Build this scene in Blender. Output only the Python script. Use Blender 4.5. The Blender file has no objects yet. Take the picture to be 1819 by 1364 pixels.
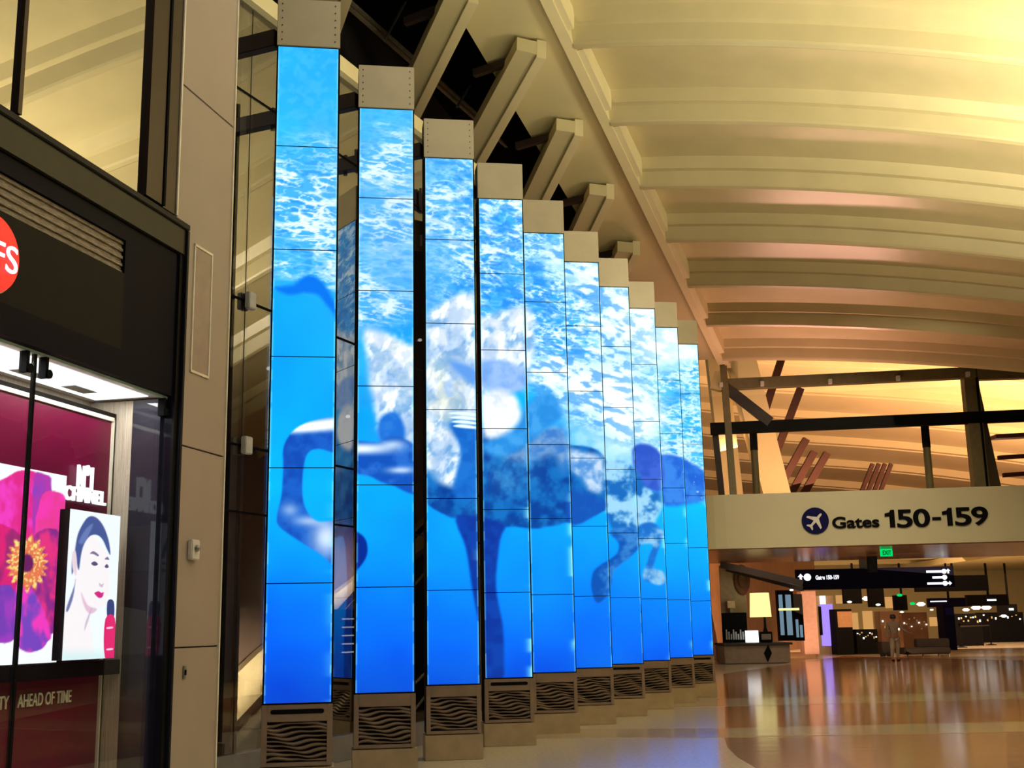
import bpy, math, random
import numpy as np
from mathutils import Vector, Matrix
random.seed(4); rng = np.random.default_rng(7)
C = bpy.context.scene.collection
W, H = 1819, 1364
# ---------------- camera ----------------
FPX = 2099.78; PIT = math.radians(11.543); ROL = math.radians(-1.1); EYE = np.array([0, 0, 1.6])
fw = np.array([0, math.cos(PIT), math.sin(PIT)]); r0 = np.array([1., 0, 0]); u0 = np.cross(r0, fw)
rt = math.cos(ROL) * r0 + math.sin(ROL) * u0; upv = -math.sin(ROL) * r0 + math.cos(ROL) * u0
cd = bpy.data.cameras.new('camera'); cam = bpy.data.objects.new('camera', cd); C.objects.link(cam)
cd.sensor_fit = 'HORIZONTAL'; cd.sensor_width = 36.0; cd.lens = FPX / W * 36.0; cd.clip_end = 400
Mx = Matrix((tuple(rt) + (0,), tuple(upv) + (0,), tuple(-fw) + (0,), (0, 0, 0, 1))).transposed()
Mx.translation = Vector(EYE); cam.matrix_world = Mx
sc = bpy.context.scene; sc.camera = cam
sc.view_settings.view_transform = 'Standard'; sc.view_settings.look = 'None'
sc.view_settings.exposure = 0.0; sc.view_settings.gamma = 1.0; sc.view_settings.use_curve_mapping = False
sc.cycles.use_denoising = True; sc.cycles.max_bounces = 7; sc.cycles.sample_clamp_indirect = 4.0
# ---------------- world and large lights ----------------
wd = bpy.data.worlds.new('world'); sc.world = wd; wd.use_nodes = True
wd.node_tree.nodes['Background'].inputs[0].default_value = (1.0, 0.84, 0.56, 1)
wd.node_tree.nodes['Background'].inputs[1].default_value = 0.13

def ray(x, y): return (x - W / 2) / FPX * rt - (y - H / 2) / FPX * upv + fw
def hit(x, y, O, n):
    d = ray(x, y); return EYE + (np.dot(np.asarray(O, float) - EYE, n) / (d @ n)) * d
def floor_at(x, y): return hit(x, y, (0, 0, 0), np.array([0, 0, 1.]))
def at(x, y, Y): return hit(x, y, (0, Y, 0), np.array([0, 1., 0]))
def proj(P):
    d = (P - EYE); k = d @ fw
    return W / 2 + FPX * (d @ rt) / k, H / 2 - FPX * (d @ upv) / k

def area(name, loc, target, size, power, col, spread=180):
    l = bpy.data.lights.new(name, 'AREA'); l.shape = 'RECTANGLE'; l.size, l.size_y = size
    l.energy = power; l.color = col; l.spread = math.radians(spread)
    o = bpy.data.objects.new(name, l); C.objects.link(o); o.location = loc
    o.rotation_euler = (Vector(target) - Vector(loc)).to_track_quat('-Z', 'Y').to_euler(); return o
LG = dict(
    hall=((5, 12, 3.0), (5, 13, 14), (7, 8), 520, (1.0, .92, .64), 130),
    near=((13.5, 14.5, 4.5), (12.5, 18, 14), (4, 5), 1900, (1.0, .88, .62), 105),
    down=((3, 7, 11.5), (1, 12, 0), (8, 8), 430, (1.0, .92, .76)),
    rib_fill=((9.0, 37.0, 6.1), (8.0, 31.5, 10.6), (4, .4), 300, (1.0, .48, .36)),  # added pink uplight on the far ribs, no fixture built
    band_fill=((10, 30, 9.0), (10, 36, 1), (6, 5), 200, (1.0, .90, .66), 110),  # added light that brightens the footbridge band
    cap_fill=((8, 13, 8.5), (1.2, 25, 7.6), (1.5, 1.5), 42, (1.0, .92, .74), 50),  # added fill on the far column caps, no real floodlight
    pillar_fill=((14, 41.5, 6.2), (14, 47, 10), (14, 1), 900, (1.0, .52, .30)),  # added uplight to brighten the leaning pillars
    beyond_up=((19, 54, 7.4), (18, 56, 12), (26, 5), 6500, (1.0, .52, .30)),
    beyond_low=((22, 74, 4.9), (22, 76, 0), (20, 30), 4200, (1.0, .60, .32)),
    person_fill=((13, 43.5, 3.95), (14, 47, 0), (8, 2), 160, (1.0, .78, .55)),  # added light to lift the dark person near the bridge
    underside=((14, 50, 2.8), (16, 58, 7), (14, 6), 900, (1.0, .62, .28)),
)
for k, a in LG.items(): area(k + '_lamp', *a)

# ---------------- helpers ----------------
class Fr:
    """frame: s along az, w to the left, z up"""
    def __init__(s, O, azd):
        a = math.radians(azd); s.O = np.array(O, float)
        s.d = np.array([math.sin(a), math.cos(a), 0]); s.n = np.array([-math.cos(a), math.sin(a), 0]); s.z = np.array([0, 0, 1.])
    def P(s, a, b, c): return s.O + s.d * a + s.n * b + s.z * c
    def px(s, x, y, w=0):
        p = hit(x, y, s.O + s.n * w, s.n); return (p - s.O) @ s.d, p[2] - s.O[2]
WF = Fr((0, 0, 0), 0)
class G:
    """general frame from three axes"""
    def __init__(s, O, d, n, z): s.O = np.array(O, float); s.d = np.array(d, float); s.n = np.array(n, float); s.z = np.array(z, float)
    def P(s, a, b, c): return s.O + s.d * a + s.n * b + s.z * c
XY = G((0, 0, 0), (1, 0, 0), (0, 1, 0), (0, 0, 1))
class MB:
    def __init__(s): s.v = []; s.f = []
    def box(s, fr, a0, a1, b0, b1, c0, c1):
        i = len(s.v)
        for a in (a0, a1):
            for b in (b0, b1):
                for c in (c0, c1): s.v.append(tuple(fr.P(a, b, c)))
        for q in ((0, 1, 3, 2), (4, 6, 7, 5), (0, 4, 5, 1), (2, 3, 7, 6), (0, 2, 6, 4), (1, 5, 7, 3)): s.f.append(tuple(i + k for k in q))
        return s
    def prism(s, fr, poly, b0, b1):
        """poly in (s,z), extruded along w"""
        i = len(s.v); n = len(poly)
        for b in (b0, b1):
            for a, c in poly: s.v.append(tuple(fr.P(a, b, c)))
        s.f.append(tuple(i + k for k in range(n))); s.f.append(tuple(i + n + k for k in reversed(range(n))))
        for k in range(n): j = (k + 1) % n; s.f.append((i + k, i + n + k, i + n + j, i + j))
        return s
    def beam(s, p, q, w, h, up=(0, 0, 1)):
        p = np.array(p, float); q = np.array(q, float); d = q - p; L = np.linalg.norm(d); d /= L
        x = np.cross(d, up)
        if np.linalg.norm(x) < 1e-4: x = np.cross(d, (0, 1, 0))
        x /= np.linalg.norm(x); z = np.cross(x, d)
        return s.box(G(p, d, x, z), 0, L, -w / 2, w / 2, -h / 2, h / 2)
    def lathe(s, c, prof, n=20, ax=None):
        i = len(s.v); m = len(prof); c = np.array(c, float)
        A = ax or ((1, 0, 0), (0, 1, 0), (0, 0, 1)); A = [np.array(k, float) for k in A]
        for r, z in prof:
            for k in range(n):
                t = 2 * math.pi * k / n; s.v.append(tuple(c + A[0] * r * math.cos(t) + A[1] * r * math.sin(t) + A[2] * z))
        for j in range(m - 1):
            for k in range(n): l = (k + 1) % n; s.f.append((i + j * n + k, i + j * n + l, i + (j + 1) * n + l, i + (j + 1) * n + k))
        s.f.append(tuple(i + k for k in reversed(range(n)))); s.f.append(tuple(i + (m - 1) * n + k for k in range(n)))
        return s
    def tube(s, p, q, r, n=10):
        p = np.array(p, float); q = np.array(q, float); d = q - p; L = np.linalg.norm(d); d /= L
        x = np.cross(d, (0, 0, 1)); x = np.array([1., 0, 0]) if np.linalg.norm(x) < 1e-4 else x / np.linalg.norm(x)
        return s.lathe(p, [(r, 0), (r, L)], n, (x, np.cross(d, x), d))
    def build(s, name, m, parent=None, bevel=0, smooth=False):
        me = bpy.data.meshes.new(name); me.from_pydata(s.v, [], s.f); me.update()
        o = bpy.data.objects.new(name, me); C.objects.link(o)
        if m: me.materials.append(m)
        import bmesh as _b
        bm = _b.new(); bm.from_mesh(me); _b.ops.recalc_face_normals(bm, faces=bm.faces)
        if bevel: _b.ops.bevel(bm, geom=bm.edges[:], offset=bevel, segments=2, affect='EDGES', clamp_overlap=True)
        bm.to_mesh(me); bm.free()
        if smooth: me.polygons.foreach_set('use_smooth', [True] * len(me.polygons))
        if parent: o.parent = parent; o.matrix_parent_inverse = Matrix.Translation(-parent.location)
        return o
def thing(name, loc, label, cat, group=None):
    o = bpy.data.objects.new(name, None); C.objects.link(o); o.location = Vector(loc); o.empty_display_size = .2
    o['label'] = label; o['category'] = cat
    if group: o['group'] = group
    return o
def tag(o, label, cat, group=None):
    o['label'] = label; o['category'] = cat
    if group: o['group'] = group
    return o
def struct(o, label=None):
    o['kind'] = 'structure'
    if label: o['label'] = label; o['category'] = 'structure'
    return o
def srgb(r, g, b):
    f = lambda c: (c / 255 / 12.92) if c / 255 <= .04045 else ((c / 255 + .055) / 1.055) ** 2.4
    return (f(r), f(g), f(b))
def mat(name, col, rough=.5, metal=0, noise=.08, scale=6, bump=0, stretch=(1, 1, 1), spec=.5):
    m = bpy.data.materials.new(name); m.use_nodes = True; t = m.node_tree; b = t.nodes['Principled BSDF']
    b.inputs['Roughness'].default_value = rough; b.inputs['Metallic'].default_value = metal
    b.inputs['Specular IOR Level'].default_value = spec
    tc = t.nodes.new('ShaderNodeTexCoord'); mp = t.nodes.new('ShaderNodeMapping'); mp.inputs['Scale'].default_value = stretch
    nz = t.nodes.new('ShaderNodeTexNoise'); nz.inputs['Scale'].default_value = scale; nz.inputs['Detail'].default_value = 4
    rp = t.nodes.new('ShaderNodeValToRGB')
    rp.color_ramp.elements[0].color = tuple(c * (1 - noise) for c in col) + (1,); rp.color_ramp.elements[0].position = .35
    rp.color_ramp.elements[1].color = tuple(min(1, c * (1 + noise)) for c in col) + (1,); rp.color_ramp.elements[1].position = .65
    t.links.new(tc.outputs['Object'], mp.inputs[0]); t.links.new(mp.outputs[0], nz.inputs['Vector'])
    t.links.new(nz.outputs[0], rp.inputs[0]); t.links.new(rp.outputs[0], b.inputs['Base Color'])
    if bump:
        bp = t.nodes.new('ShaderNodeBump'); bp.inputs['Strength'].default_value = bump; bp.inputs['Distance'].default_value = .02
        t.links.new(nz.outputs[0], bp.inputs['Height']); t.links.new(bp.outputs[0], b.inputs['Normal'])
    return m
def emis(name, col, s=1.0):
    m = bpy.data.materials.new(name); m.use_nodes = True; t = m.node_tree; t.nodes.remove(t.nodes['Principled BSDF'])
    e = t.nodes.new('ShaderNodeEmission'); e.inputs[0].default_value = tuple(col) + (1,); e.inputs[1].default_value = s
    t.links.new(e.outputs[0], t.nodes['Material Output'].inputs[0]); return m
def attr_screen(name, s=1.0, edge=True):
    """LED picture: colours stored on the panel's own surface"""
    m = bpy.data.materials.new(name); m.use_nodes = True; t = m.node_tree; b = t.nodes['Principled BSDF']
    a = t.nodes.new('ShaderNodeAttribute'); a.attribute_name = 'picture'
    b.inputs['Base Color'].default_value = (.01, .01, .012, 1); b.inputs['Roughness'].default_value = .5; b.inputs['Specular IOR Level'].default_value = .04
    t.links.new(a.outputs['Color'], b.inputs['Emission Color']); b.inputs['Emission Strength'].default_value = s; return m
def glass(name, tint=(.9, .95, .93), refl=.25, rough=.0, hi=.5):
    m = bpy.data.materials.new(name); m.use_nodes = True; t = m.node_tree; t.nodes.remove(t.nodes['Principled BSDF'])
    tr = t.nodes.new('ShaderNodeBsdfTransparent'); tr.inputs[0].default_value = tuple(tint) + (1,)
    gl = t.nodes.new('ShaderNodeBsdfGlossy'); gl.inputs['Roughness'].default_value = rough; gl.inputs[0].default_value = (.95, .93, .9, 1)
    fr = t.nodes.new('ShaderNodeLayerWeight'); fr.inputs[0].default_value = .35
    mr = t.nodes.new('ShaderNodeMapRange'); mr.inputs[3].default_value = refl; mr.inputs[4].default_value = min(1, refl + hi)
    mx = t.nodes.new('ShaderNodeMixShader')
    t.links.new(fr.outputs['Facing'], mr.inputs[0]); t.links.new(mr.outputs[0], mx.inputs[0])
    t.links.new(tr.outputs[0], mx.inputs[1]); t.links.new(gl.outputs[0], mx.inputs[2]); t.links.new(mx.outputs[0], t.nodes['Material Output'].inputs[0]); return m
M = dict(
    beige=mat('beige_plaster', srgb(206, 196, 150), .75, scale=.6, noise=.04), vault=mat('vault_panel', srgb(196, 184, 140), .34, scale=1.2, noise=.04, bump=.25, spec=.7),
    beam=mat('pale_plaster', srgb(228, 217, 170), .7, scale=.8, noise=.03),
    portal=mat('portal_metal_paint', srgb(170, 158, 126), .42, .1, noise=.04, scale=3),
    grille=mat('grille_bronze', srgb(150, 130, 112), .4, .35),
    plinth=mat('plinth_paint', srgb(168, 148, 118), .5),
    slot=mat('dark_slot', (.006, .006, .006), .7, spec=.05), blackframe=mat('black_frame', (.008, .008, .012), .4, spec=.12),
    black=mat('matt_black', (.006, .006, .007), .8, spec=.06), steel=mat('dark_steel', srgb(58, 46, 42), .4, .4),
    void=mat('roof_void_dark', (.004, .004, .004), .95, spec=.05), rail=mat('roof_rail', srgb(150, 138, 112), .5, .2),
    column=mat('column_panel_paint', srgb(166, 152, 138), .45, noise=.03, scale=2),
    trimw=mat('white_edge_trim', srgb(235, 228, 205), .35), grey=mat('grey_metal', srgb(150, 150, 145), .35, .6),
    bronze=mat('bronze_mullion', srgb(46, 30, 24), .35, .4), slat=mat('dark_brown_slat', srgb(44, 26, 20), .7, spec=.1), olive=mat('olive_steel', srgb(120, 112, 76), .5),
    white=mat('white_plastic', srgb(225, 222, 212), .4), dgrey=mat('dark_grey_wall', srgb(52, 48, 48), .6),
    silver=mat('silver_skirting', srgb(165, 165, 172), .35, .5),
    navy=mat('navy_fascia', (.003, .003, .010), .5, spec=.06), fascia=mat('charcoal_fascia', (.009, .008, .008), .5, spec=.08),
    louvre=mat('woven_louvre', srgb(150, 138, 118), .6, noise=.35, scale=14, stretch=(1, 1, 7), bump=.6),
    fluted=mat('fluted_wall', srgb(205, 190, 168), .5, noise=.2, scale=20, stretch=(8, 8, .2), bump=.5),
    maroon=mat('maroon_gloss', srgb(104, 12, 52), .25, noise=.05, spec=.15), red=mat('red_sign', srgb(225, 8, 28), .4),
    copper=mat('copper_soffit', srgb(150, 104, 72), .25, .3), wood=mat('brown_shopfront', srgb(120, 82, 56), .5, noise=.15, scale=2),
    counter=mat('counter_panel', srgb(150, 132, 118), .4), skin=mat('person_skin', srgb(150, 105, 80), .6),
    cloth=mat('grey_clothing', srgb(168, 156, 132), .8), hair=mat('dark_hair', (.02, .013, .01), .6),
    jacket=mat('brown_jacket', srgb(140, 122, 100), .8), leather=mat('black_leather', srgb(24, 18, 20), .5, spec=.1),
    bridge=mat('bridge_band_paint', srgb(212, 206, 168), .35, noise=.03, scale=.5), letter=mat('black_letter', (.004, .004, .005), .8, spec=.1),
    lnavy=mat('navy_disc', srgb(14, 16, 76), .6, spec=.1), signnavy=mat('sign_navy', srgb(6, 6, 34), .6, spec=.06),
)
M['red'].node_tree.nodes['Principled BSDF'].inputs['Emission Color'].default_value = srgb(230, 0, 20) + (1,)
M['red'].node_tree.nodes['Principled BSDF'].inputs['Emission Strength'].default_value = .9
E = dict(white=emis('white_light', (1, 1, 1), 1.6), warm=emis('warm_light', srgb(255, 240, 160), 1.15), letter=emis('lit_letter', (.95, .97, 1), 1.4),
         violet=emis('violet_screen', srgb(170, 140, 255), 1.1), green=emis('green_exit', srgb(0, 225, 110), 1.0), cove=emis('ceiling_glow', srgb(255, 222, 160), 1.2),
         blue=emis('blue_window', srgb(130, 160, 180), .7), lamp=emis('bulb', (1, .95, .8), 3), spot=emis('downlight', (1, .97, .9), 2.2), softwarm=emis('lit_niche', srgb(230, 170, 100), .8))
GL = glass('shop_glass', (.95, .97, .97), .0, 0, .22); GW = glass('curtain_wall_glass', (.5, .5, .5), .12, .012, .40); GU = glass('upper_shop_glass', (.22, .18, .13), .42, .015, .2)
GB = glass('bridge_glass', (.95, .94, .92), .0, 0, .08)

def text(name, body, fr, s, w, z, size, m, parent=None, bold=.0, depth=.01, align='LEFT', sx=1.0, flip=1, shear=0):
    cu = bpy.data.curves.new(name, 'FONT'); cu.body = body; cu.size = size; cu.extrude = depth; cu.offset = bold; cu.align_x = align; cu.shear = shear
    o = bpy.data.objects.new(name, cu); C.objects.link(o)
    me = bpy.data.meshes.new_from_object(o); C.objects.unlink(o); bpy.data.objects.remove(o)
    p = fr.P(s, w, z); X = fr.d * sx; Z = np.array([0, 0, 1.]); N = -fr.n
    mt = Matrix(((X[0], Z[0], N[0], p[0]), (X[1], Z[1], N[1], p[1]), (X[2], Z[2], N[2], p[2]), (0, 0, 0, 1)))
    me.transform(mt); me.materials.clear(); me.materials.append(m); me.name = name
    o = bpy.data.objects.new(name, me); C.objects.link(o)
    if parent: o.parent = parent; o.matrix_parent_inverse = Matrix.Translation(-parent.location)
    return o

def fit(name, body, s0, s1, z, hcap, m, parent, bold=.02, depth=.03, fr=None, w=-.03):
    size = hcap / .69
    cu = bpy.data.curves.new('tmp', 'FONT'); cu.body = body; cu.size = size; cu.offset = bold; o = bpy.data.objects.new('tmp', cu); C.objects.link(o)
    me = bpy.data.meshes.new_from_object(o); xs_ = [v.co.x for v in me.vertices]; wd_ = max(xs_) - min(xs_); C.objects.unlink(o); bpy.data.objects.remove(o)
    return text(name, body, fr or tf, s0 - min(xs_) * (s1 - s0) / wd_, w, z, size, m, parent, bold, depth, 'LEFT', (s1 - s0) / wd_)

# ---------------- noise / painting tools ----------------
_T = rng.random((256, 256))
def vnoise(x, y):
    xi = np.floor(x).astype(int); yi = np.floor(y).astype(int); fx = x - xi; fy = y - yi
    fx = fx * fx * (3 - 2 * fx); fy = fy * fy * (3 - 2 * fy); g = lambda a, b: _T[a & 255, b & 255]
    return (g(xi, yi) * (1 - fx) + g(xi + 1, yi) * fx) * (1 - fy) + (g(xi, yi + 1) * (1 - fx) + g(xi + 1, yi + 1) * fx) * fy
def fbm(x, y, o=4):
    s = 0; a = .5
    for k in range(o): s = s + a * vnoise(x + 17.3 * k, y + 9.1 * k); x = x * 2.03; y = y * 2.03; a *= .5
    return s / (1 - .5 ** o)
def sm(e0, e1, x): t = np.clip((x - e0) / (e1 - e0), 0, 1); return t * t * (3 - 2 * t)
def sdist(px, py, poly):
    """signed distance to a polygon (inside negative)"""
    d = np.full(px.shape, 1e9); ins = np.zeros(px.shape, bool); n = len(poly)
    for i in range(n):
        ax, ay = poly[i]; bx, by = poly[(i + 1) % n]; ex, ey = bx - ax, by - ay; wx, wy = px - ax, py - ay
        t = np.clip((wx * ex + wy * ey) / (ex * ex + ey * ey + 1e-9), 0, 1)
        d = np.minimum(d, np.hypot(wx - ex * t, wy - ey * t))
        c = ((ay > py) != (by > py)); xs = ax + (py - ay) * ex / (ey if abs(ey) > 1e-9 else 1e-9); ins ^= c & (px < xs)
    return np.where(ins, -d, d)
def spline(poly, n=4):
    """Catmull-Rom rounding of a closed outline"""
    P = np.array(poly, float); N = len(P); out = []
    for i in range(N):
        a, b, c, d = P[i - 1], P[i], P[(i + 1) % N], P[(i + 2) % N]
        for k in range(n):
            t = k / n; out.append(.5 * ((2 * b) + (c - a) * t + (2 * a - 5 * b + 4 * c - d) * t * t + (3 * b - a - 3 * c + d) * t ** 3))
    return [tuple(p) for p in out]
def over(col, a, c): return col * (1 - a[..., None]) + np.asarray(c, float) * a[..., None] if np.ndim(c) == 1 else col * (1 - a[..., None]) + c * a[..., None]
def blob(x, y, cx, cy, rx, ry): return np.exp(-(((x - cx) / rx) ** 2 + ((y - cy) / ry) ** 2))

def mural(x, y):
    """the horse swimming under water, spread over ten screens; colours in sRGB 0..255"""
    wx = x + 8 * (fbm(x / 40, y / 40, 3) - .5); wy = y + 8 * (fbm(x / 40 + 9, y / 40 + 5, 3) - .5)
    # water
    ys = [0, 300, 520, 700, 860, 1000, 1130, 1250]
    cr = [30, 40, 5, 0, 0, 0, 0, 5]; cg = [178, 175, 156, 162, 168, 142, 104, 72]; cb = [255, 252, 255, 255, 255, 252, 238, 200]
    yy = y + (x - 480) * .0
    col = np.stack([np.interp(yy, ys, cr), np.interp(yy, ys, cg), np.interp(yy, ys, cb)], -1)
    n = fbm(x / 120, y / 120, 3)
    col = col + ((n - .5) * 40)[..., None] * np.array([.2, 1, .2])
    right = sm(950, 1230, x)
    col = over(col, right * .35 * sm(1190, 900, y), (0, 205, 255))
    # surface shimmer
    surf = np.interp(x, [460, 600, 640, 735, 850, 940, 1010, 1120, 1180, 1260], [505, 520, 585, 560, 640, 700, 745, 800, 840, 850])
    top = np.interp(x, [460, 600, 735, 850, 930, 1260], [270, 255, 185, 270, 300, 400])
    ms = sm(surf + 18, surf - 30, y + 14 * (n - .5)) * sm(top - 60, top + 70, y)
    yr = wy - (x - 480) * .12
    r1 = 1 - np.abs(2 * fbm(wx / 26, yr / 8, 4) - 1); r2 = 1 - np.abs(2 * fbm(wx / 60 + 4, yr / 17 + 3, 4) - 1)
    sh = sm(.80, .98, r1) * .55 + sm(.80, .98, r2) * .65
    sh = sh * (.35 + 1.1 * sm(.35, .65, fbm(x / 70 + 3, y / 50, 2)))
    dk = sm(.5, .3, fbm(wx / 22 + 5, yr / 9 + 7, 3))
    col = over(col, ms * .55, np.array([85, 175, 246.]))
    col = over(col, ms * dk * .5, np.array([20, 130, 225.]))
    col = over(col, np.clip(ms * sh, 0, 1), np.array([232, 250, 255.]))
    col = over(col, .35 * sm(300, 200, y) * sm(.4, .7, fbm(wx / 12, wy / 10, 3)), np.array([90, 190, 245.]))
    lav = blob(x, y, 700, 430, 130, 200) * .35
    col = over(col, lav, np.array([150, 190, 255.]))
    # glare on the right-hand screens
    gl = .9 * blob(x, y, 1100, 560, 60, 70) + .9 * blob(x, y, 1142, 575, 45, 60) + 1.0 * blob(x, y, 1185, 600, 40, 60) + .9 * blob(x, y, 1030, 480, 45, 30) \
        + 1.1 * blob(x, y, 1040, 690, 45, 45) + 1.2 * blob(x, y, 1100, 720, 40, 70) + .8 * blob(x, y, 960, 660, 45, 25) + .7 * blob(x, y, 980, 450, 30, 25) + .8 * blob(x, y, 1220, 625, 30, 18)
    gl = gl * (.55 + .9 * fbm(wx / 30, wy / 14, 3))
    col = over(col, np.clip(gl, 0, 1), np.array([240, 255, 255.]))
    tx = fbm(wx / 14, wy / 14, 4); tx2 = fbm(wx / 34 + 3, wy / 30, 4)
    def part(poly, base, tint=None, soft=5, amt=.5, hi=None, warp=True, thr=(.4, .65)):
        nonlocal col
        d = sdist(wx if warp else x, wy if warp else y, spline(poly))
        a = sm(soft, -soft, d); cc = np.zeros(col.shape) + np.array(base, float)
        if tint is not None: cc = over(cc, sm(thr[0], thr[1], tx2 * .6 + tx * .4) * amt, np.array(tint, float))
        if hi is not None: cc = over(cc, np.clip(hi, 0, 1), np.array([245, 252, 255.]))
        col = over(col, a, cc)
    # rump glow and the rider's leg under water
    part([(1000, 700), (1060, 660), (1110, 700), (1150, 770), (1175, 800), (1160, 860), (1090, 850), (1015, 800)], (150, 215, 250), (90, 180, 245), 26, .7)
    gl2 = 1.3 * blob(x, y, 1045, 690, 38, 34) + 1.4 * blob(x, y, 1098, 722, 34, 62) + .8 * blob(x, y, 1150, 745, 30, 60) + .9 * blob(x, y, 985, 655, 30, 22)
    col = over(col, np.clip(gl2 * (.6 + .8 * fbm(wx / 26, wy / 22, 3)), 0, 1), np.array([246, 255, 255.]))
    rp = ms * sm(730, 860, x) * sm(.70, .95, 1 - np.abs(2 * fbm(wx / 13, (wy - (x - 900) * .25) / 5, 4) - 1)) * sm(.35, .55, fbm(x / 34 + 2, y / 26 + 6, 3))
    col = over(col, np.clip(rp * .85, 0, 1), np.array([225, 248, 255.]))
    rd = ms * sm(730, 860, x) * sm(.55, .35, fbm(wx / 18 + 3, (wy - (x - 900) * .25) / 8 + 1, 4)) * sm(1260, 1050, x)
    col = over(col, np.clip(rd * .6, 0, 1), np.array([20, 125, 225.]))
    part([(488, 512), (520, 506), (548, 490), (574, 502), (592, 530), (602, 558), (602, 575), (584, 548), (566, 524), (545, 520), (510, 522)], (0, 112, 228), None, 5)
    # tail
    part([(1160, 810), (1215, 815), (1255, 845), (1262, 885), (1225, 895), (1175, 895), (1165, 860)], (25, 95, 205), (70, 150, 235), 5, .6, hi=.8 * sm(.72, .9, fbm(wx / 7, wy / 7, 3)) * sm(1200, 1230, x))
    part([(1126, 795), (1155, 790), (1174, 812), (1178, 866), (1150, 868), (1128, 848)], (35, 80, 190), (90, 120, 225), 4, .4)
    # belly and barrel
    part([(757, 780), (850, 760), (935, 770), (1010, 790), (1060, 800), (1100, 850), (1130, 900), (1082, 905), (1020, 925), (962, 938), (900, 936), (820, 925), (757, 893), (745, 840)],
         (0, 62, 148), (14, 112, 190), 3, .9, thr=(.35, .62), hi=.5 * blob(x, y, 935, 800, 40, 22) * tx * 1.6 + .25 * blob(x, y, 905, 850, 40, 25) * tx)
    part([(900, 805), (938, 795), (960, 760), (1002, 758), (1010, 800), (1000, 840), (985, 810), (950, 812)], (120, 160, 205), (40, 110, 195), 12, .8)
    # flank and thigh
    part([(1010, 800), (1045, 805), (1072, 815), (1070, 870), (1052, 872), (1030, 850), (1010, 830)], (190, 212, 235), (60, 130, 205), 7, .9)
    part([(1076, 820), (1120, 828), (1150, 866), (1182, 880), (1172, 915), (1150, 955), (1120, 952), (1090, 945), (1075, 900)], (150, 205, 235), (10, 95, 180), 5, .95, thr=(.38, .58))
    part([(1010, 870), (1060, 880), (1078, 900), (1050, 918), (1012, 930)], (12, 80, 175), (20, 110, 200), 4, .5)
    # hind legs
    part([(1082, 942), (1130, 940), (1140, 962), (1118, 992), (1092, 1012), (1084, 1048), (1072, 1066), (1060, 1070), (1049, 1046), (1051, 1022), (1066, 1002), (1096, 984), (1098, 966)], (4, 78, 172), (90, 165, 225), 3, .6)
    part([(1128, 940), (1160, 930), (1180, 948), (1170, 978), (1160, 1008), (1176, 1016), (1185, 1034), (1170, 1040), (1150, 1034), (1140, 1022), (1152, 990), (1158, 968), (1134, 966)], (18, 105, 195), (185, 225, 240), 3, .7)
    # standing foreleg
    part([(812, 915), (893, 930), (888, 960), (881, 1040), (893, 1110), (895, 1165), (893, 1205), (863, 1206), (854, 1130), (838, 1040), (828, 975)], (5, 50, 150), (10, 75, 180), 4, .5, warp=False)
    # chest, neck and mane
    part([(646, 585), (690, 592), (735, 612), (757, 560), (800, 528), (842, 520), (850, 560), (930, 545), (950, 600), (930, 680), (860, 700), (852, 800), (842, 860), (800, 865), (762, 840), (742, 800), (700, 798), (672, 770), (660, 700), (655, 650)],
         (208, 222, 236), (100, 160, 215), 9, .85, hi=.95 * sm(.42, .68, fbm((wx + y * .3) / 14, wy / 18, 4)))
    col = over(col, .5 * sm(.55, .35, fbm(wx / 30 + 8, wy / 44, 4)) * blob(x, y, 770, 700, 130, 150), np.array([70, 130, 205.]))
    col = over(col, .55 * blob(x, y, 790, 700, 45, 60) * sm(.35, .6, tx), np.array([222, 222, 190.]))
    col = over(col, .5 * blob(x, y, 700, 640, 45, 60) * sm(.35, .6, tx), np.array([238, 240, 225.]))
    part([(672, 745), (700, 730), (720, 760), (712, 800), (690, 796), (672, 780)], (25, 105, 205), (60, 140, 220), 6, .4)
    part([(800, 640), (845, 655), (850, 690), (820, 670)], (90, 150, 225), None, 8)
    part([(800, 752), (845, 745), (852, 800), (850, 880), (806, 878), (818, 800)], (15, 95, 190), (30, 120, 210), 6, .6)
    # rider's arm and hand
    part([(855, 790), (900, 765), (935, 720), (975, 690), (1000, 735), (970, 760), (935, 790), (880, 812)], (35, 135, 215), (80, 170, 235), 8, .6)
    part([(857, 640), (930, 650), (935, 690), (890, 700), (857, 680)], (110, 160, 230), (170, 200, 240), 8, .6)
    part([(857, 700), (905, 695), (925, 735), (905, 765), (860, 775)], (235, 240, 245), (180, 200, 230), 8, .6)
    for k in range(4):
        yk = 734 + k * 7.5
        part([(796 + 3 * k, yk), (820, yk - 3), (846, yk + 1), (846, yk + 5), (818, yk + 3)], (225, 245, 250), None, 1.5, warp=False)
    # raised foreleg: upper arm, knee, shank, pastern, hoof
    part([(600, 745), (560, 746), (530, 758), (512, 776), (503, 798), (503, 830), (500, 880), (492, 915), (496, 935), (530, 960), (570, 985), (604, 1008), (604, 930), (590, 925), (565, 926), (548, 912), (538, 885), (538, 840), (546, 806), (566, 797), (604, 802)],
         (12, 72, 175), (30, 110, 210), 2.5, .5, hi=1.0 * sm(12, -6, np.abs(y - (752 + (600 - x) * .12)) - 8) * (x > 515) * sm(778, 762, y) + .8 * blob(x, y, 580, 955, 26, 34) + .45 * blob(x, y, 515, 905, 15, 12) + .5 * blob(x, y, 545, 925, 25, 9), warp=False)
    part([(628, 785), (670, 786), (700, 775), (742, 800), (742, 874), (700, 864), (660, 848), (628, 838)], (12, 78, 180), (50, 120, 215), 3, .6,
         hi=.95 * sm(16, 0, np.abs(y - 797)) * sm(740, 640, x) + .7 * blob(x, y, 712, 835, 24, 6) + .5 * blob(x, y, 700, 788, 22, 8))
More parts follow.
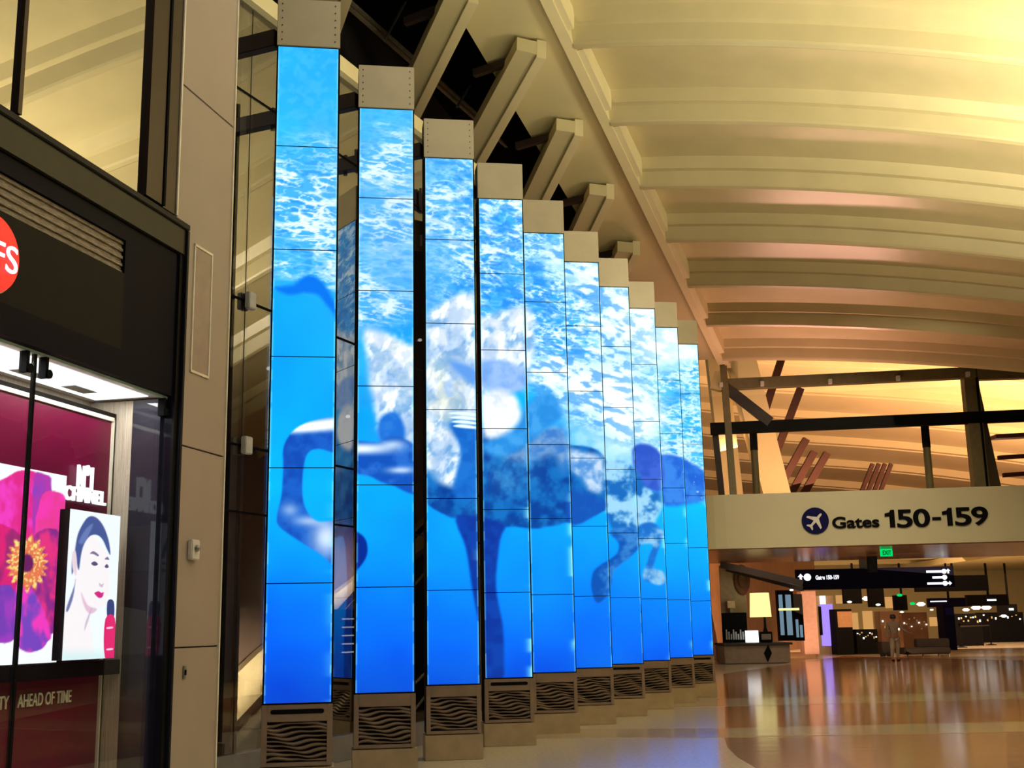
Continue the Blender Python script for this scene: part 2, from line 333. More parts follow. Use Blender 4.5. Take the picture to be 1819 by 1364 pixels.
    part([(626, 948), (640, 948), (651, 962), (652, 985), (640, 1006), (626, 1012)], (0, 40, 140), None, 2.5, warp=False)
    # bright splashes at the screen edges
    return np.clip(col, 0, 255)
def lin(c): c = np.clip(c / 255., 0, 1); return np.where(c <= .04045, c / 12.92, ((c + .055) / 1.055) ** 2.4)

def painted(name, corner, ux, uz, w, h, nx, nz, fn, m, parent=None):
    """flat picture surface: grid on corner + ux*w, uz*h; fn(P(N,3), u, v) -> sRGB"""
    U, V = np.meshgrid(np.linspace(0, 1, nx + 1), np.linspace(0, 1, nz + 1)); U = U.ravel(); V = V.ravel()
    P = np.asarray(corner)[None] + np.asarray(ux)[None] * (U * w)[:, None] + np.asarray(uz)[None] * (V * h)[:, None]
    me = bpy.data.meshes.new(name); idx = np.arange((nx + 1) * (nz + 1)).reshape(nz + 1, nx + 1)
    F4 = np.stack([idx[:-1, :-1], idx[:-1, 1:], idx[1:, 1:], idx[1:, :-1]], -1).reshape(-1, 4)
    me.vertices.add(len(P)); me.vertices.foreach_set('co', P.astype(np.float32).ravel())
    me.loops.add(F4.size); me.loops.foreach_set('vertex_index', F4.ravel().astype(np.int32))
    me.polygons.add(len(F4)); me.polygons.foreach_set('loop_start', np.arange(0, F4.size, 4, dtype=np.int32)); me.update(calc_edges=True)
    ca = me.color_attributes.new('picture', 'FLOAT_COLOR', 'POINT'); c = lin(fn(P, U, V))
    ca.data.foreach_set('color', np.concatenate([c, np.ones((len(c), 1))], 1).astype(np.float32).ravel())
    me.materials.append(m); o = bpy.data.objects.new(name, me); C.objects.link(o)
    if parent: o.parent = parent; o.matrix_parent_inverse = Matrix.Translation(-parent.location)
    return o

# ---------------- floor ----------------
def floor_mat(name, col, rough, mixn=.1):
    m = mat(name, col, rough, noise=mixn, scale=22, spec=.9); t = m.node_tree; b = t.nodes['Principled BSDF']
    b.inputs['IOR'].default_value = 1.75
    nz = t.nodes.new('ShaderNodeTexNoise'); nz.inputs['Scale'].default_value = 1.3; nz.inputs['Detail'].default_value = 3
    tc = t.nodes.new('ShaderNodeTexCoord'); mp = t.nodes.new('ShaderNodeMapping'); mp.inputs['Scale'].default_value = (.5, 2.2, 1)
    bp = t.nodes.new('ShaderNodeBump'); bp.inputs['Strength'].default_value = .10; bp.inputs['Distance'].default_value = .02
    t.links.new(tc.outputs['Object'], mp.inputs[0]); t.links.new(mp.outputs[0], nz.inputs['Vector'])
    t.links.new(nz.outputs[0], bp.inputs['Height']); t.links.new(bp.outputs[0], b.inputs['Normal']); return m
FM = floor_mat('terrazzo_cream', srgb(205, 192, 165), .17); FM2 = floor_mat('terrazzo_brown', srgb(172, 118, 76), .12); FM3 = floor_mat('terrazzo_pale', srgb(196, 178, 146), .13)
struct(MB().box(XY, -30, 60, -12, 125, -.1, 0).build('floor', FM))
def inlay(i, pts, m, z=.002):
    P = [floor_at(*p) for p in pts] if len(pts[0]) == 2 and isinstance(pts[0][0], int) else pts
    mb = MB(); n = len(P)
    mb.v = [(p[0], p[1], z) for p in P] + [(p[0], p[1], -.02) for p in P]
    mb.f = [tuple(range(n))] + [(k, k + n, (k + 1) % n + n, (k + 1) % n) for k in range(n)]
    return struct(mb.build('trim_%d' % i, m))
inlay(1, [(1285, 1197), (1289, 1300), (1430, 1303), (1819, 1292), (2100, 1288), (2100, 1180), (1500, 1165)], FM2)
inlay(2, [(1040, 1247), (1819, 1228), (2100, 1222), (2100, 1236), (1819, 1241), (1010, 1262)], FM3, .004)
inlay(3, [(950, 1296), (1289, 1294), (1819, 1282), (2100, 1277), (2100, 1294), (1819, 1300), (1289, 1310), (940, 1312)], FM3, .006)
FM4 = floor_mat('terrazzo_tan', srgb(190, 150, 112), .13); FM5 = floor_mat('terrazzo_taupe', srgb(150, 118, 98), .13)
inlay(6, [(1289, 1306), (1293, 1328), (1310, 1345), (1350, 1368), (1400, 1400), (2100, 1400), (2100, 1290), (1819, 1296)], FM4, .0025)
inlay(4, [(1287, 1311), (1440, 1311), (1480, 1335), (1540, 1375), (1400, 1400), (1350, 1368), (1310, 1345), (1293, 1328)], FM5, .0035)
inlay(5, [(1790, 1300), (1819, 1300), (1900, 1330), (1900, 1400), (1790, 1364), (1786, 1330)], FM5, .0035)

# ---------------- video columns ----------------
RA, RS, SA = math.radians(22.916), 1.7393, math.radians(8.466)
SW, ZB, ZT, ZC, ZF = .6528, .8967, 7.827, 8.398, .3074
ra = np.array([math.sin(RA), math.cos(RA), 0]); sd = np.array([math.cos(SA), math.sin(SA), 0]); bd = np.array([-math.sin(SA), math.cos(SA), 0])
P1 = np.array([-2.4738, 11.8604, 0]); Zv = np.array([0, 0, 1.])
SCR = attr_screen('led_picture', 1.22)
LBL = ['nearest video column beside the shop, screen shows the bent foreleg and hoof',
       'second video column from the shop, screen shows the neck and white upper foreleg',
       'third video column from the shop, screen shows the pale chest with a hand',
       'fourth video column, screen shows the dark straight foreleg standing down',
       'fifth video column, screen shows the rider arm above the dark belly',
       'sixth video column, screen shows the flank and the tip of a hind hoof',
       'seventh video column, bright glare at top and the thigh with the bent hind leg below',
       'eighth video column, screen shows the rump edge and the second hind foot',
       'ninth video column from the shop, second last, screen shows the root of the dark tail',
       'last and farthest video column beside the footbridge, screen shows the end of the tail']
for k in range(10):
    o = P1 + ra * RS * k; fr = G(o, sd, bd, Zv); t = thing('video_column', fr.P(SW / 2, .15, 0), LBL[k], 'video screen', 'row of ten tall video columns')
    e = .014
    MB().box(fr, -e, SW + e, .018, .34, ZF + .01, ZC - .01).build('housing', M['black'], t)
    MB().box(fr, -e, SW + e, 0, .345, ZT + .012, ZC).build('top_cap', M['portal'], t, .006)
    if k < 3:
        rv = MB()
        for c in (.04, SW - .04):
            for j in range(6): rv.lathe(fr.P(c, -.006, ZT + .08 + j * .085), [(.008, 0), (.006, .006)], 8, (sd, Zv, bd))
        rv.build('rivets', M['steel'], t)['kind'] = 'stuff'
    cell = .010 + .0011 * k; ph = (ZT - ZB) / 6
    nx = int(SW / cell); nz = int(ph / cell)
    for j in range(6):
        z0 = ZB + ph * j
        def fn(P, U, V):
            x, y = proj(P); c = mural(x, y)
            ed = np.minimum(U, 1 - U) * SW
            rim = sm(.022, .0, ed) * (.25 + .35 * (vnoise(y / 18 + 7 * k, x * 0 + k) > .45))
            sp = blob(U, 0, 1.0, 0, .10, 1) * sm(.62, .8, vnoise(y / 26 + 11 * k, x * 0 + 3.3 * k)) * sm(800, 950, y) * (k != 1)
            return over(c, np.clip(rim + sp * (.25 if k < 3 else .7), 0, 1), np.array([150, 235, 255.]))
        MB().box(fr, .002, SW - .002, .004, .03, z0 + .004, z0 + ph - .004).build('panel_back', M['black'], t)
        painted('screen_panel', fr.P(.004, 0, z0 + .005), sd, Zv, SW - .008, ph - .010, nx, nz, fn, SCR, t)
    # base grille
    zt2, zb2 = ZB - .012, ZF; slot = k in (0, 3, 6, 9); zg = zt2 - (.16 if slot else .135)
    fb = MB().box(fr, -e, .04, -.012, .02, zb2, zt2).box(fr, SW - .04, SW + e, -.012, .02, zb2, zt2).box(fr, .04, SW - .04, -.012, .02, zb2, zb2 + .04).box(fr, .04, SW - .04, -.012, .02, zg, zt2)
    gf = fb.build('grille_frame', M['grille'], t, .004)
    if slot: 
        pp = [(.09 + .022 * math.cos(a), zt2 - .065 + .022 * math.sin(a)) for a in np.linspace(math.pi / 2, 3 * math.pi / 2, 7)] + [(SW - .09 + .022 * math.cos(a), zt2 - .065 + .022 * math.sin(a)) for a in np.linspace(-math.pi / 2, math.pi / 2, 7)]
        MB().prism(G(fr.O, sd, bd, Zv), pp, -.016, .0).build('slot', M['slot'], gf)
    wv = MB(); NN = 22; rows = 9; gz0, gz1 = zb2 + .04, zg; hh = (gz1 - gz0) / rows
    MB().box(fr, .04, SW - .04, .012, .02, gz0, gz1).build('grille_back', M['slot'], t)
    for r in range(rows):
        i0 = len(wv.v)
        for q in range(NN + 1):
            u = q / NN; s = .04 + (SW - .08) * u
            a = .34 * hh * math.sin(6.2 * u + r * .55 + k * .3) + .16 * hh * math.sin(13 * u + r * 1.3)
            zc = gz0 + hh * (r + .5) + a
            zc = min(max(zc, gz0 + hh * .36), gz1 - hh * .36); th = hh * (.30 + .10 * math.sin(7 * u + r))
            for dz, dw in ((-th, .012), (0, -.008), (th, .012)): wv.v.append(tuple(fr.P(s, dw, zc + dz)))
        for q in range(NN):
            b = i0 + q * 3
            for c in (0, 1): wv.f.append((b + c, b + 3 + c, b + 4 + c, b + 1 + c))
    wv.build('wavy_louvre', M['grille'], t)
    MB().box(fr, -.03, SW + .03, -.035, .37, 0, ZF - .01).build('plinth', M['plinth'], t, .005)

# ---------------- glazed wall behind the columns ----------------
WA = 23.4; CW = Fr((-3.07, 13.26, 0), WA); L0, L1 = -2.6, 15.2
def cwpx(x, y, w=0): return CW.px(x, y, w)
zhead = cwpx(620, 147)[1]
st = thing('glazed_wall', CW.P(0, 0, 0), 'tall dark glazed wall with silver skirting behind the video columns', 'glass wall')
MB().box(CW, L0, L1, -.06, .10, 0, .30).build('skirting', M['silver'], st, .005)
mu = [cwpx(431, 700)[0] + 4.1 * k for k in range(0, 4)]
joints = sorted(cwpx(470, y)[1] for y in (548, 800)); joints = [2.9] + joints + [7.9]
xs = [L0] + mu + [L1]
for a, b in zip(xs[:-1], xs[1:]):
    MB().box(CW, a + .01, b - .01, 0, .02, .30, zhead).build('glass_pane', GW, st)
for s in mu:
    MB().box(CW, s - .17, s - .03, .02, .20, .30, zhead).box(CW, s + .0, s + .09, .02, .25, .30, zhead).build('mullion', M['grey'], st, .006)
for z in joints:
    MB().box(CW, L0, L1, -.012, -.004, z - .012, z + .012).build('joint', M['black'], st)
for s in mu[:1]:
    for z in joints[1:3]:
        MB().box(CW, s - .04, s + .10, -.09, -.02, z - .10, z + .10).build('glass_clip', M['white'], st, .01)
MB().box(CW, L0, L1, -.10, .22, zhead, zhead + .22).build('head_rail', M['beam'], st)
# brackets from the wall to the columns
for k in range(10):
    o = P1 + ra * RS * k; p = o + sd * .0 + bd * .2 + Zv * (ZC - .38)
    q = p - np.array([math.cos(math.radians(WA)), -math.sin(math.radians(WA)), 0]) * .98
    t = thing('wall_bracket', q, ['dark steel bracket holding the %s video column to the glazed wall' % n for n in ('first', 'second', 'third', 'fourth', 'fifth', 'sixth', 'seventh', 'eighth', 'ninth', 'tenth')][k], 'bracket', 'brackets tying the video columns back')
    MB().beam(p + (q - p) * .03, q + (p - q) * .07, .12, .20).build('arm', M['steel'], t, .006)
    MB().beam(q + (p - q) * .05 + Zv * .0, q + (p - q) * .09, .2, .34).build('end_plate', M['steel'], t)
    MB().lathe(p + (q - p) * .7 + Zv * .10, [(.03, 0), (.03, .05), (.012, .06)], 10).build('bolt', M['steel'], t); MB().lathe(p + (q - p) * .7 - Zv * .15, [(.03, 0), (.03, .05)], 10).build('bolt', M['steel'], t)
# space behind the glass: back wall, floor-level escalator
BW = Fr(CW.P(0, 5.0, 0), WA)
struct(MB().box(BW, -8, 16, 0, .2, 0, 16).build('wall_back', M['dgrey']))
es = thing('escalator', CW.P(3, 2, 0), 'escalator with lit cream side climbing behind the glazed wall', 'escalator')
ef = 2.2
def L(pts, w): return [cwpx(x, y, w) for x, y in pts]
def ext(poly_px, w): return [cwpx(x, y, w) for x, y in poly_px]
side = ext([(380, 1236), (468, 1152), (632, 1028), (760, 920), (760, 968), (632, 1062), (468, 1245), (380, 1335)], ef)
MB().prism(CW, side, ef, ef + .12).build('side_wall', mat('cream_cladding', srgb(235, 215, 165), .4), es)
lo = ext([(380, 1338), (468, 1248), (632, 1068), (760, 975), (760, 1420), (380, 1420)], ef)
MB().prism(CW, lo, ef - .25, ef - .05).build('truss_cladding', mat('dark_cladding', srgb(48, 50, 48), .25), es)
up_ = ext([(380, 1242), (468, 1158), (632, 1032), (760, 924), (760, 700), (380, 980)], ef)
MB().prism(CW, up_, ef + .15, ef + .3).build('upper_cladding', mat('taupe_cladding', srgb(120, 98, 84), .6), es)
hr = [CW.P(*(lambda a: (a[0], ef - .4, a[1]))(cwpx(x, y, ef - .4))) for x, y in ((380, 1333), (468, 1238), (632, 1053), (760, 930))]
m = MB()
for a, b in zip(hr[:-1], hr[1:]): m.tube(a, b, .045)
m.build('handrail', M['black'], es)
for (a, b) in (((560, 1252), (660, 1148)), ((700, 1080), (790, 978)), ((700, 1252), (790, 1160)), ((690, 1320), (800, 1180))):
    A = cwpx(*a, ef - .5); B = cwpx(*b, ef - .5)
    MB().tube(CW.P(A[0], ef - .5, A[1]), CW.P(B[0], ef - .5, B[1]), .022).build('side_rail', M['trimw'], es)
 
for i_, (x_, y_) in enumerate(((440, 1240), (608, 1060))):
    a_s, a_z = cwpx(x_, y_, ef)
    area('escalator_fill_lamp', CW.P(a_s, ef - 1.1, a_z + .7), CW.P(a_s, ef, a_z), (1.2, .2), 70, (1, .86, .62), 120)  # added lamps that brighten the cream side, there is no cove
g_s, g_z = cwpx(606, 1125, 1.5)
# row of glowing goods far behind (shop seen through the gap)
sh = thing('display_shelf', CW.P(3.6, 3.4, 0), 'lit shelf of small goods seen behind the glazed wall between the first two columns', 'shelf')
MB().box(CW, g_s - .35, g_s + .35, 1.3, 1.48, 0, g_z + .35).build('cabinet', M['black'], sh)
for j in range(5): MB().box(CW, g_s - .3, g_s + .3, 1.24, 1.3, g_z - .28 + j * .12, g_z - .262 + j * .12).build('shelf_light', E['white'], sh)
for (x, y) in ((478, 657), (618, 742), (746, 606)):
    p = hit(x, y, CW.P(0, 3.0, 0), CW.n)
    tag(MB().lathe(p, [(.03, 0), (.045, .02), (.03, .05)], 12).build('spotlight', E['spot']), {478: 'brightest small spotlight glowing just left of the first video column', 618: 'small spotlight glowing in the gap between the first and second video columns', 746: 'small spotlight glowing in the gap between the second and third video columns'}[x], 'light')

# ---------------- upper roof: ribbed ceiling ----------------
U = ray(1692, 1500); U = U / np.linalg.norm(U); a_ = math.atan2(U[0], U[1]); V = np.array([math.cos(a_), -math.sin(a_), 0]); N_ = np.cross(V, U)
O1 = np.array([1.352, 21.797, 12.942]); SP = 17.38 / 6
uh = np.array([math.sin(a_), math.cos(a_), 0])
def zs(s, t=0): s = max(s, 0); k = min(max(t / SP, -1), 7); return (-.125 * s - .0118 * s * s) * (1.04 - .078 * k)
def CP(s, t, z): return O1 + V * s + U * t + Zv * (z + zs(s, t))
SS = list(np.linspace(0, 16, 34))
# step positions along U are horizontal distances; z offsets are relative to the descending line
def swept(prof, t0, ss=SS):
    m = MB(); n = len(prof)
    for s in ss:
        for (t, z) in prof: m.v.append(tuple(CP(s, t0 + t, z)))
    for i in range(len(ss) - 1):
        for j in range(n - 1): m.f.append((i * n + j, i * n + j + 1, (i + 1) * n + j + 1, (i + 1) * n + j))
    return m
rise = SP * 0.166
rows = list(range(-9, 7))
cm = MB()
for k in rows:
    if k == 6: continue
    # from behind lip k to drop of lip k+1 ; z given relative to the sloping line
    pr = [(.22, .45), (.24, .46), (2.45, .52), (2.60, .30)]
    s_ = swept(pr, k * SP); b = len(cm.v); cm.v += s_.v; cm.f += [tuple(b + q for q in f) for f in s_.f]
struct(cm.build('ceiling', M['vault']))
for i, k in enumerate(rows):
    pr = [(-.30, .31), (-.14, .31), (-.03, .04), (.0, .0), (.10, -.02), (.20, .03), (.22, .46)]
    m = swept(pr, k * SP); n = len(pr)
    # close with thickness at the left end
    m.f.append(tuple(range(n)))
    struct(m.build('trim_%d' % (10 + i), M['vault']))
# roof deck above so nothing leaks
struct(MB().box(G(O1, V, U, N_), -9, 27, -30, 18.6, 3.4, 3.6).build('roof_deck', M['void']))
struct(MB().box(G(O1 - Zv * O1[2], V, uh, Zv), 16, 16.3, -27, 17, 0, 16).build('wall_right_unseen', mat('dark_wall_right', srgb(88, 80, 74), .5)))  # unseen wall, added dark for the glass to reflect
# edge beam with notches
EB = G(O1, V, U, N_)
def ebpx(x, y, n=0.0):
    p = hit(x, y, O1 + N_ * n, N_); return (p - O1) @ V, (p - O1) @ U
sl = ebpx(1090, 270)[0]; so = ebpx(897, 165, .25)[0]
struct(MB().box(EB, sl, .0, -30, 17.9, .02, .9).build('trim_1', M['beam']) ); 
for k in rows: struct(MB().box(EB, -.02, .14, k * SP + .25, (k + 1) * SP - .42, .04, .8).build('trim_%d' % (40 + k), M['beam']))
# soffit left of the beam, to the openings
struct(MB().box(EB, so, sl + .02, -30, 17.9, .25, .5).build('soffit', M['beige']))
wl = so - 2.6
# dark openings between soffit and wall: near-black sheets stand in for the unlit depth
struct(MB().box(EB, wl - 5, so + .1, -30, 18.4, 3.0, 3.2).build('roof_void_sheet', M['void']))
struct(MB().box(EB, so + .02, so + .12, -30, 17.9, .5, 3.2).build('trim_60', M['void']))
struct(MB().box(Fr(CW.O, WA), -14, 30, 6.5, 6.7, zhead - 1, 24).build('wall_upper', M['void']))  # black sheet as well, the void's darkness put into its colour
# inclined braces
BR = [((970, 100), (860, 290)), ((1036, 238), (975, 356)), ((1091, 350), (1040, 450)), ((1137, 450), (1100, 520))]
def brace(i, top, bot, lab):
    n0 = -.18
    A = ebpx(*top, n0); B = ebpx(*bot, n0)
    p = EB.P(A[0], A[1], n0); q = EB.P(B[0], B[1], n0); d = q - p; q = p + d * 1.6
    t = thing('roof_brace', p, lab, 'roof brace', 'cream roof braces above the video columns')
    dd = (q - p) / np.linalg.norm(q - p); side = np.cross(dd, N_); side /= np.linalg.norm(side)
    if side @ V > 0: side = -side
    g = G(p, dd, side, N_)
    Lb = np.linalg.norm(q - p)
    MB().box(g, 0, Lb, -.0, .20, -.06, .36).build('flange', M['beam'], t, .006)
    MB().box(g, .0, Lb, .20, .62, .0, .30).build('web_plate', M['beige'], t)
    s2 = EB.P(A[0] - .25, A[1] + .2, .1)
    MB().beam(s2, s2 - V * 1.5 + U * .3, .12, .16).build('dark_strut', M['steel'], t)
tops = {0: ((850, 0), (735, 232))}
A0 = ebpx(970, 100, -.18); A1 = ebpx(1036, 238, -.18); B0 = ebpx(860, 290, -.18)
dt = A1[1] - A0[1]
names_b = ['fourth', 'fifth', 'sixth', 'seventh', 'eighth']
brace(0, (970, 100), (860, 290), 'cream roof brace rising behind the fourth video column cap')
brace(1, (1036, 238), (975, 356), 'cream roof brace rising behind the fifth video column cap')
brace(2, (1091, 350), (1062, 408), 'short cream roof brace rising behind the sixth video column cap')
brace(3, (1137, 450), (1118, 484), 'smallest cream roof brace stub beside the seventh video column cap')
ab = (B0[0] - A0[0], B0[1] - A0[1])
def px_of(s, t, n=-.18):
    x, y = proj(EB.P(s, t, n)); return (x, y)
brace(4, (850, 2), (735, 230), 'longest cream roof brace running from the photo top to the third video column')
s0, t0 = ebpx(626, 10, -.18)
p_a = px_of(s0 - ab[0] * .4, t0 - ab[1] * .4); brace(5, p_a, (610, 42), 'cream roof brace end beside the top of the first video column')
# roof rails inside the dark opening, parallel to the columns
def railline(pts, w, nm, lab, th=.10):
    t = thing(nm, CW.P(0, w, 10), lab, 'roof rail', 'roof rails in the dark opening')
    A = cwpx(*pts[0], w); B = cwpx(*pts[1], w)
    for dz in (0, th * 1.6): MB().box(CW, A[0] - 3, B[0] + 6, w - .04, w + .04, A[1] + dz - th / 2 * .6, A[1] + dz + th / 2 * .6).build('rail', M['rail'], t)
    return t
railline(((625, 18), (860, 222)), 4.2, 'roof_rail', 'grey double roof rail crossing the dark openings just above the column caps', .10)
railline(((730, 0), (900, 160)), 4.0, 'roof_rail', 'grey double roof rail higher up near the photo top', .10)
for (a, b, lab) in (((722, 0), (683, 72), 'thin grey hanger rod above the second video column cap'), ((850, 125), (812, 190), 'thin grey hanger rod above the third video column cap')):
    A = cwpx(*a, 3.9); B = cwpx(*b, 3.9); tag(MB().tube(CW.P(A[0], 3.9, A[1]), CW.P(B[0], 3.9, B[1]), .035).build('hanger_rod', M['grey']), lab, 'rod')

# ---------------- shop front on the left ----------------
FA = 13.4623; SF = Fr((-2.471, 10.0, 0), FA)
def sf(x, y, w=0): return SF.px(x, y, w)
XL = -9.0
# panelled column
ct = thing('panelled_column', SF.P(-.4, .1, 0), 'tall beige panelled column between the shop and the first video column', 'column')
cl = -.93
for z0, z1 in ((0, 1.475), (1.485, 3.05), (3.06, 6.05), (6.06, 9.2)): MB().box(SF, cl, 0, 0, .6, z0, z1).build('cladding_panel', M['column'], ct, .004)
MB().box(SF, cl + .01, -.01, .01, .58, 0, 9.2).build('core', M['black'], ct)
MB().box(SF, -.004, .012, -.012, .05, 0, 9.2).build('edge_trim', M['trimw'], ct); MB().box(SF, cl - .02, cl, -.012, .05, 4.9, 9.2).build('edge_trim', M['trimw'], ct)
a, b = sf(345, 433), sf(370, 675)
m = MB(); fw_ = .012
m.box(SF, -.635, -.325, -.012, .01, 4.74, 4.76).box(SF, -.635, -.325, -.012, .01, 3.67, 3.69).box(SF, -.635, -.62, -.012, .01, 3.67, 4.76).box(SF, -.34, -.325, -.012, .01, 3.67, 4.76)
pf = m.build('access_panel', M['trimw'], ct); MB().box(SF, -.62, -.34, -.006, .01, 3.69, 4.74).build('panel_face', mat('panel_grey', srgb(160, 142, 128), .4), pf)
t = thing('fire_strobe', SF.P(-.51, 0, 2.2), 'white fire alarm strobe fixed at head height on the panelled column', 'alarm')
MB().box(SF, -.57, -.44, -.045, -.001, 2.16, 2.32).build('base_plate', M['white'], t, .008); MB().lathe(SF.P(-.505, -.045, 2.25), [(.03, 0), (.025, .02), (.01, .03)], 14, (SF.d, Zv, -SF.n)).build('lens', M['grey'], t)
t = thing('wall_switch', SF.P(-.55, 0, 1.28), 'small metal switch plate low on the panelled column', 'switch')
MB().box(SF, -.575, -.535, -.012, -.001, 1.24, 1.34).build('plate', M['grey'], t, .003); MB().box(SF, -.562, -.548, -.022, -.012, 1.27, 1.31).build('toggle', M['black'], t)
# upper glazing
ug = thing('upper_glazing', SF.P(-3, .1, 4.9), 'high bronze-framed glazing above the dark shop fascia', 'window')
MB().box(SF, -2.93, -1.43, .02, .04, 4.9, 9.2).build('glass_pane', GU, ug); MB().box(SF, XL, -2.97, .02, .04, 4.9, 9.2).build('glass_pane', GU, ug)
MB().box(SF, -1.43, -1.20, -.02, .12, 4.9, 9.2).build('mullion', M['bronze'], ug); MB().box(SF, -1.19, -1.16, -.03, .12, 4.9, 9.2).build('mullion', M['black'], ug); MB().box(SF, -1.15, cl - .02, .0, .12, 4.9, 9.2).build('side_panel', M['bronze'], ug)
MB().box(SF, -2.97, -2.93, -.01, .1, 4.9, 9.2).build('mullion', M['bronze'], ug)
MB().box(SF, XL, cl - .03, .8, 1.0, 4.9, 9.2).build('inner_wall', M['beige'], ug)
# fascia: protrudes 10 cm
WP = -.10
def sfw(x, y): return SF.px(x, y, WP)
xr = sfw(338, 400)[0]; zt_ = sfw(338, 400)[1]
ztop = zt_; fx = thing('shop_fascia', SF.P(-3, 0, 3.5), 'black shop fascia with dark olive edge around the glass shop window', 'fascia')
xr2 = sfw(305, 1330)[0]
xr = (xr + xr2) / 2
MB().box(SF, XL, xr, WP, .3, ztop - .05, ztop).box(SF, xr - .04, xr, WP, .3, 0, ztop - .05).build('outer_frame', M['blackframe'], fx, .006)
zi = sfw(320, 432)[1]
MB().box(SF, XL, xr - .04, WP + .02, .3, ztop - .26, ztop - .05).build('bevel_band', mat('olive_black_band', srgb(44, 42, 34), .4, spec=.2), fx)
MB().box(SF, xr - .09, xr - .04, WP + .03, .3, 0, ztop - .26).build('jamb', M['fascia'], fx)
zl1, zl0 = 4.43, 4.18; gz = 3.40
xl = sf(212, 450)[0]
MB().box(SF, XL, xr - .09, WP + .05, .3, zl1, ztop - .26).build('upper_board', M['navy'], fx)
MB().box(SF, xl, xr - .09, WP + .05, .3, gz, zl1).build('end_board', M['navy'], fx)
m = MB()
for j in range(9): m.box(SF, XL, xl, WP + .07 + .012 * (j % 2), .3, zl0 + (zl1 - zl0) * j / 9, zl0 + (zl1 - zl0) * (j + .8) / 9)
m.build('louvre_strip', M['louvre'], fx)
MB().box(SF, XL, xl, WP + .05, .3, gz + .2, zl0).build('sign_board', M['fascia'], fx); MB().box(SF, XL, xl, WP + .03, .3, gz, gz + .2).build('lower_board', M['navy'], fx)
gr = -.955
MB().box(SF, gr, xr - .09, WP + .05, .35, 0, gz).build('end_panel', mat('dark_gloss_panel', (.02, .02, .035), .08), fx)
# round red sign
sx_, sz_ = sfw(-18, 448); rr = sfw(31, 450)[0] - sx_
dz = .245
t = thing('round_sign', SF.P(sx_, WP, sz_), 'glowing red oval shop sign with white letters on the fascia', 'sign')
MB().lathe(SF.P(sx_, WP + .04, sz_), [(1, 0), (1, .05), (.985, .06)], 48, (SF.d * rr, Zv * dz, -SF.n)).build('disc', M['red'], t)
MB().lathe(SF.P(sx_, WP + .045, sz_), [(1.04, 0), (1.04, .04)], 48, (SF.d * rr, Zv * dz, -SF.n)).build('rim', M['white'], t)
fit('lettering', 'DFS', sfw(-62, 448)[0], sfw(25, 448)[0], sz_ - .085, .17, E['letter'], t, .0, .004, SF, WP - .03)
# shop window
sw = thing('shop_window', SF.P(-3, 0, 0), 'frameless glass shop window with lit white ceiling and metal clamps', 'shop window')
sm1 = sf(63, 640)[0]
MB().box(SF, sm1 + .012, gr, 0, .015, .0, gz - .01).build('glass_pane', GL, sw); MB().box(SF, XL, sm1 - .012, 0, .015, 0, gz - .01).build('glass_pane', GL, sw)
MB().box(SF, XL, gr, -.006, .02, gz - .02, gz + .0).build('head_edge', mat('glass_edge_green', srgb(200, 235, 225), .2), sw)
MB().box(SF, gr - .012, gr + .004, -.01, .03, 0, gz).build('end_edge', M['trimw'], sw)
MB().box(SF, sm1 - .012, sm1 + .012, -.004, .02, 0, gz - .02).build('joint', M['black'], sw)
for s in (sm1 + .1, gr - .07, sm1 - .1):
    MB().box(SF, s - .015, s + .015, -.02, .035, gz - .16, gz - .02).lathe(SF.P(s + .02, -.03, gz - .13), [(.03, 0), (.03, .02)], 14, (SF.d, Zv, SF.n)).build('clamp', M['black'], sw)
D1 = .65
MB().box(SF, XL, gr, .3, D1 + .1, gz - .005, gz + .1).box(SF, XL, gr, .02, .3, gz - .004, gz + .02).build('window_ceiling', mat('white_soffit', srgb(240, 238, 236), .5), sw)
MB().box(SF, XL, gr - .12, .10, .56, gz - .012, gz - .006).build('ceiling_glow', E['white'], sw)  # glowing sheet stands in for the brightly lit ceiling
for s in (-2.1, -3.1, -1.5): MB().box(SF, s - .14, s + .14, .36, .48, gz - .016, gz - .006).build('ceiling_vent', M['grey'], sw)
MB().box(SF, XL, gr + .0, D1, D1 + .1, 0, gz).build('back_wall', M['fluted'], sw)
MB().box(SF, gr - .05, gr + .0, .03, .27, 0, gz - .02).build('side_panel', mat('dark_gloss_panel', (.03, .03, .045), .06), sw); MB().box(SF, gr - .05, gr, .27, D1, 0, gz - .02).build('side_wall', M['fluted'], sw)
BACK = 1.0
def bk(x, y, w=BACK): return SF.px(x, y, w)
mr_, mt_ = bk(201, 742, .42)
t = thing('maroon_panel', SF.P(mr_ - 1, .42, 0), 'glossy maroon display panel with white inner frame in the shop window', 'display panel')
MB().box(SF, XL, mr_, .42, .48, 0, mt_).build('board', M['maroon'], t)
MB().box(SF, XL, mr_ + .02, .405, .48, mt_, mt_ + .03).box(SF, mr_, mr_ + .02, .405, .48, 0, mt_ + .03).build('black_frame', M['black'], t)
MB().box(SF, XL, mr_ - .01, .40, .42, mt_ - .035, mt_ - .005).box(SF, mr_ - .02, mr_ - .003, .40, .42, 0, mt_ - .02).build('white_frame', M['trimw'], t)
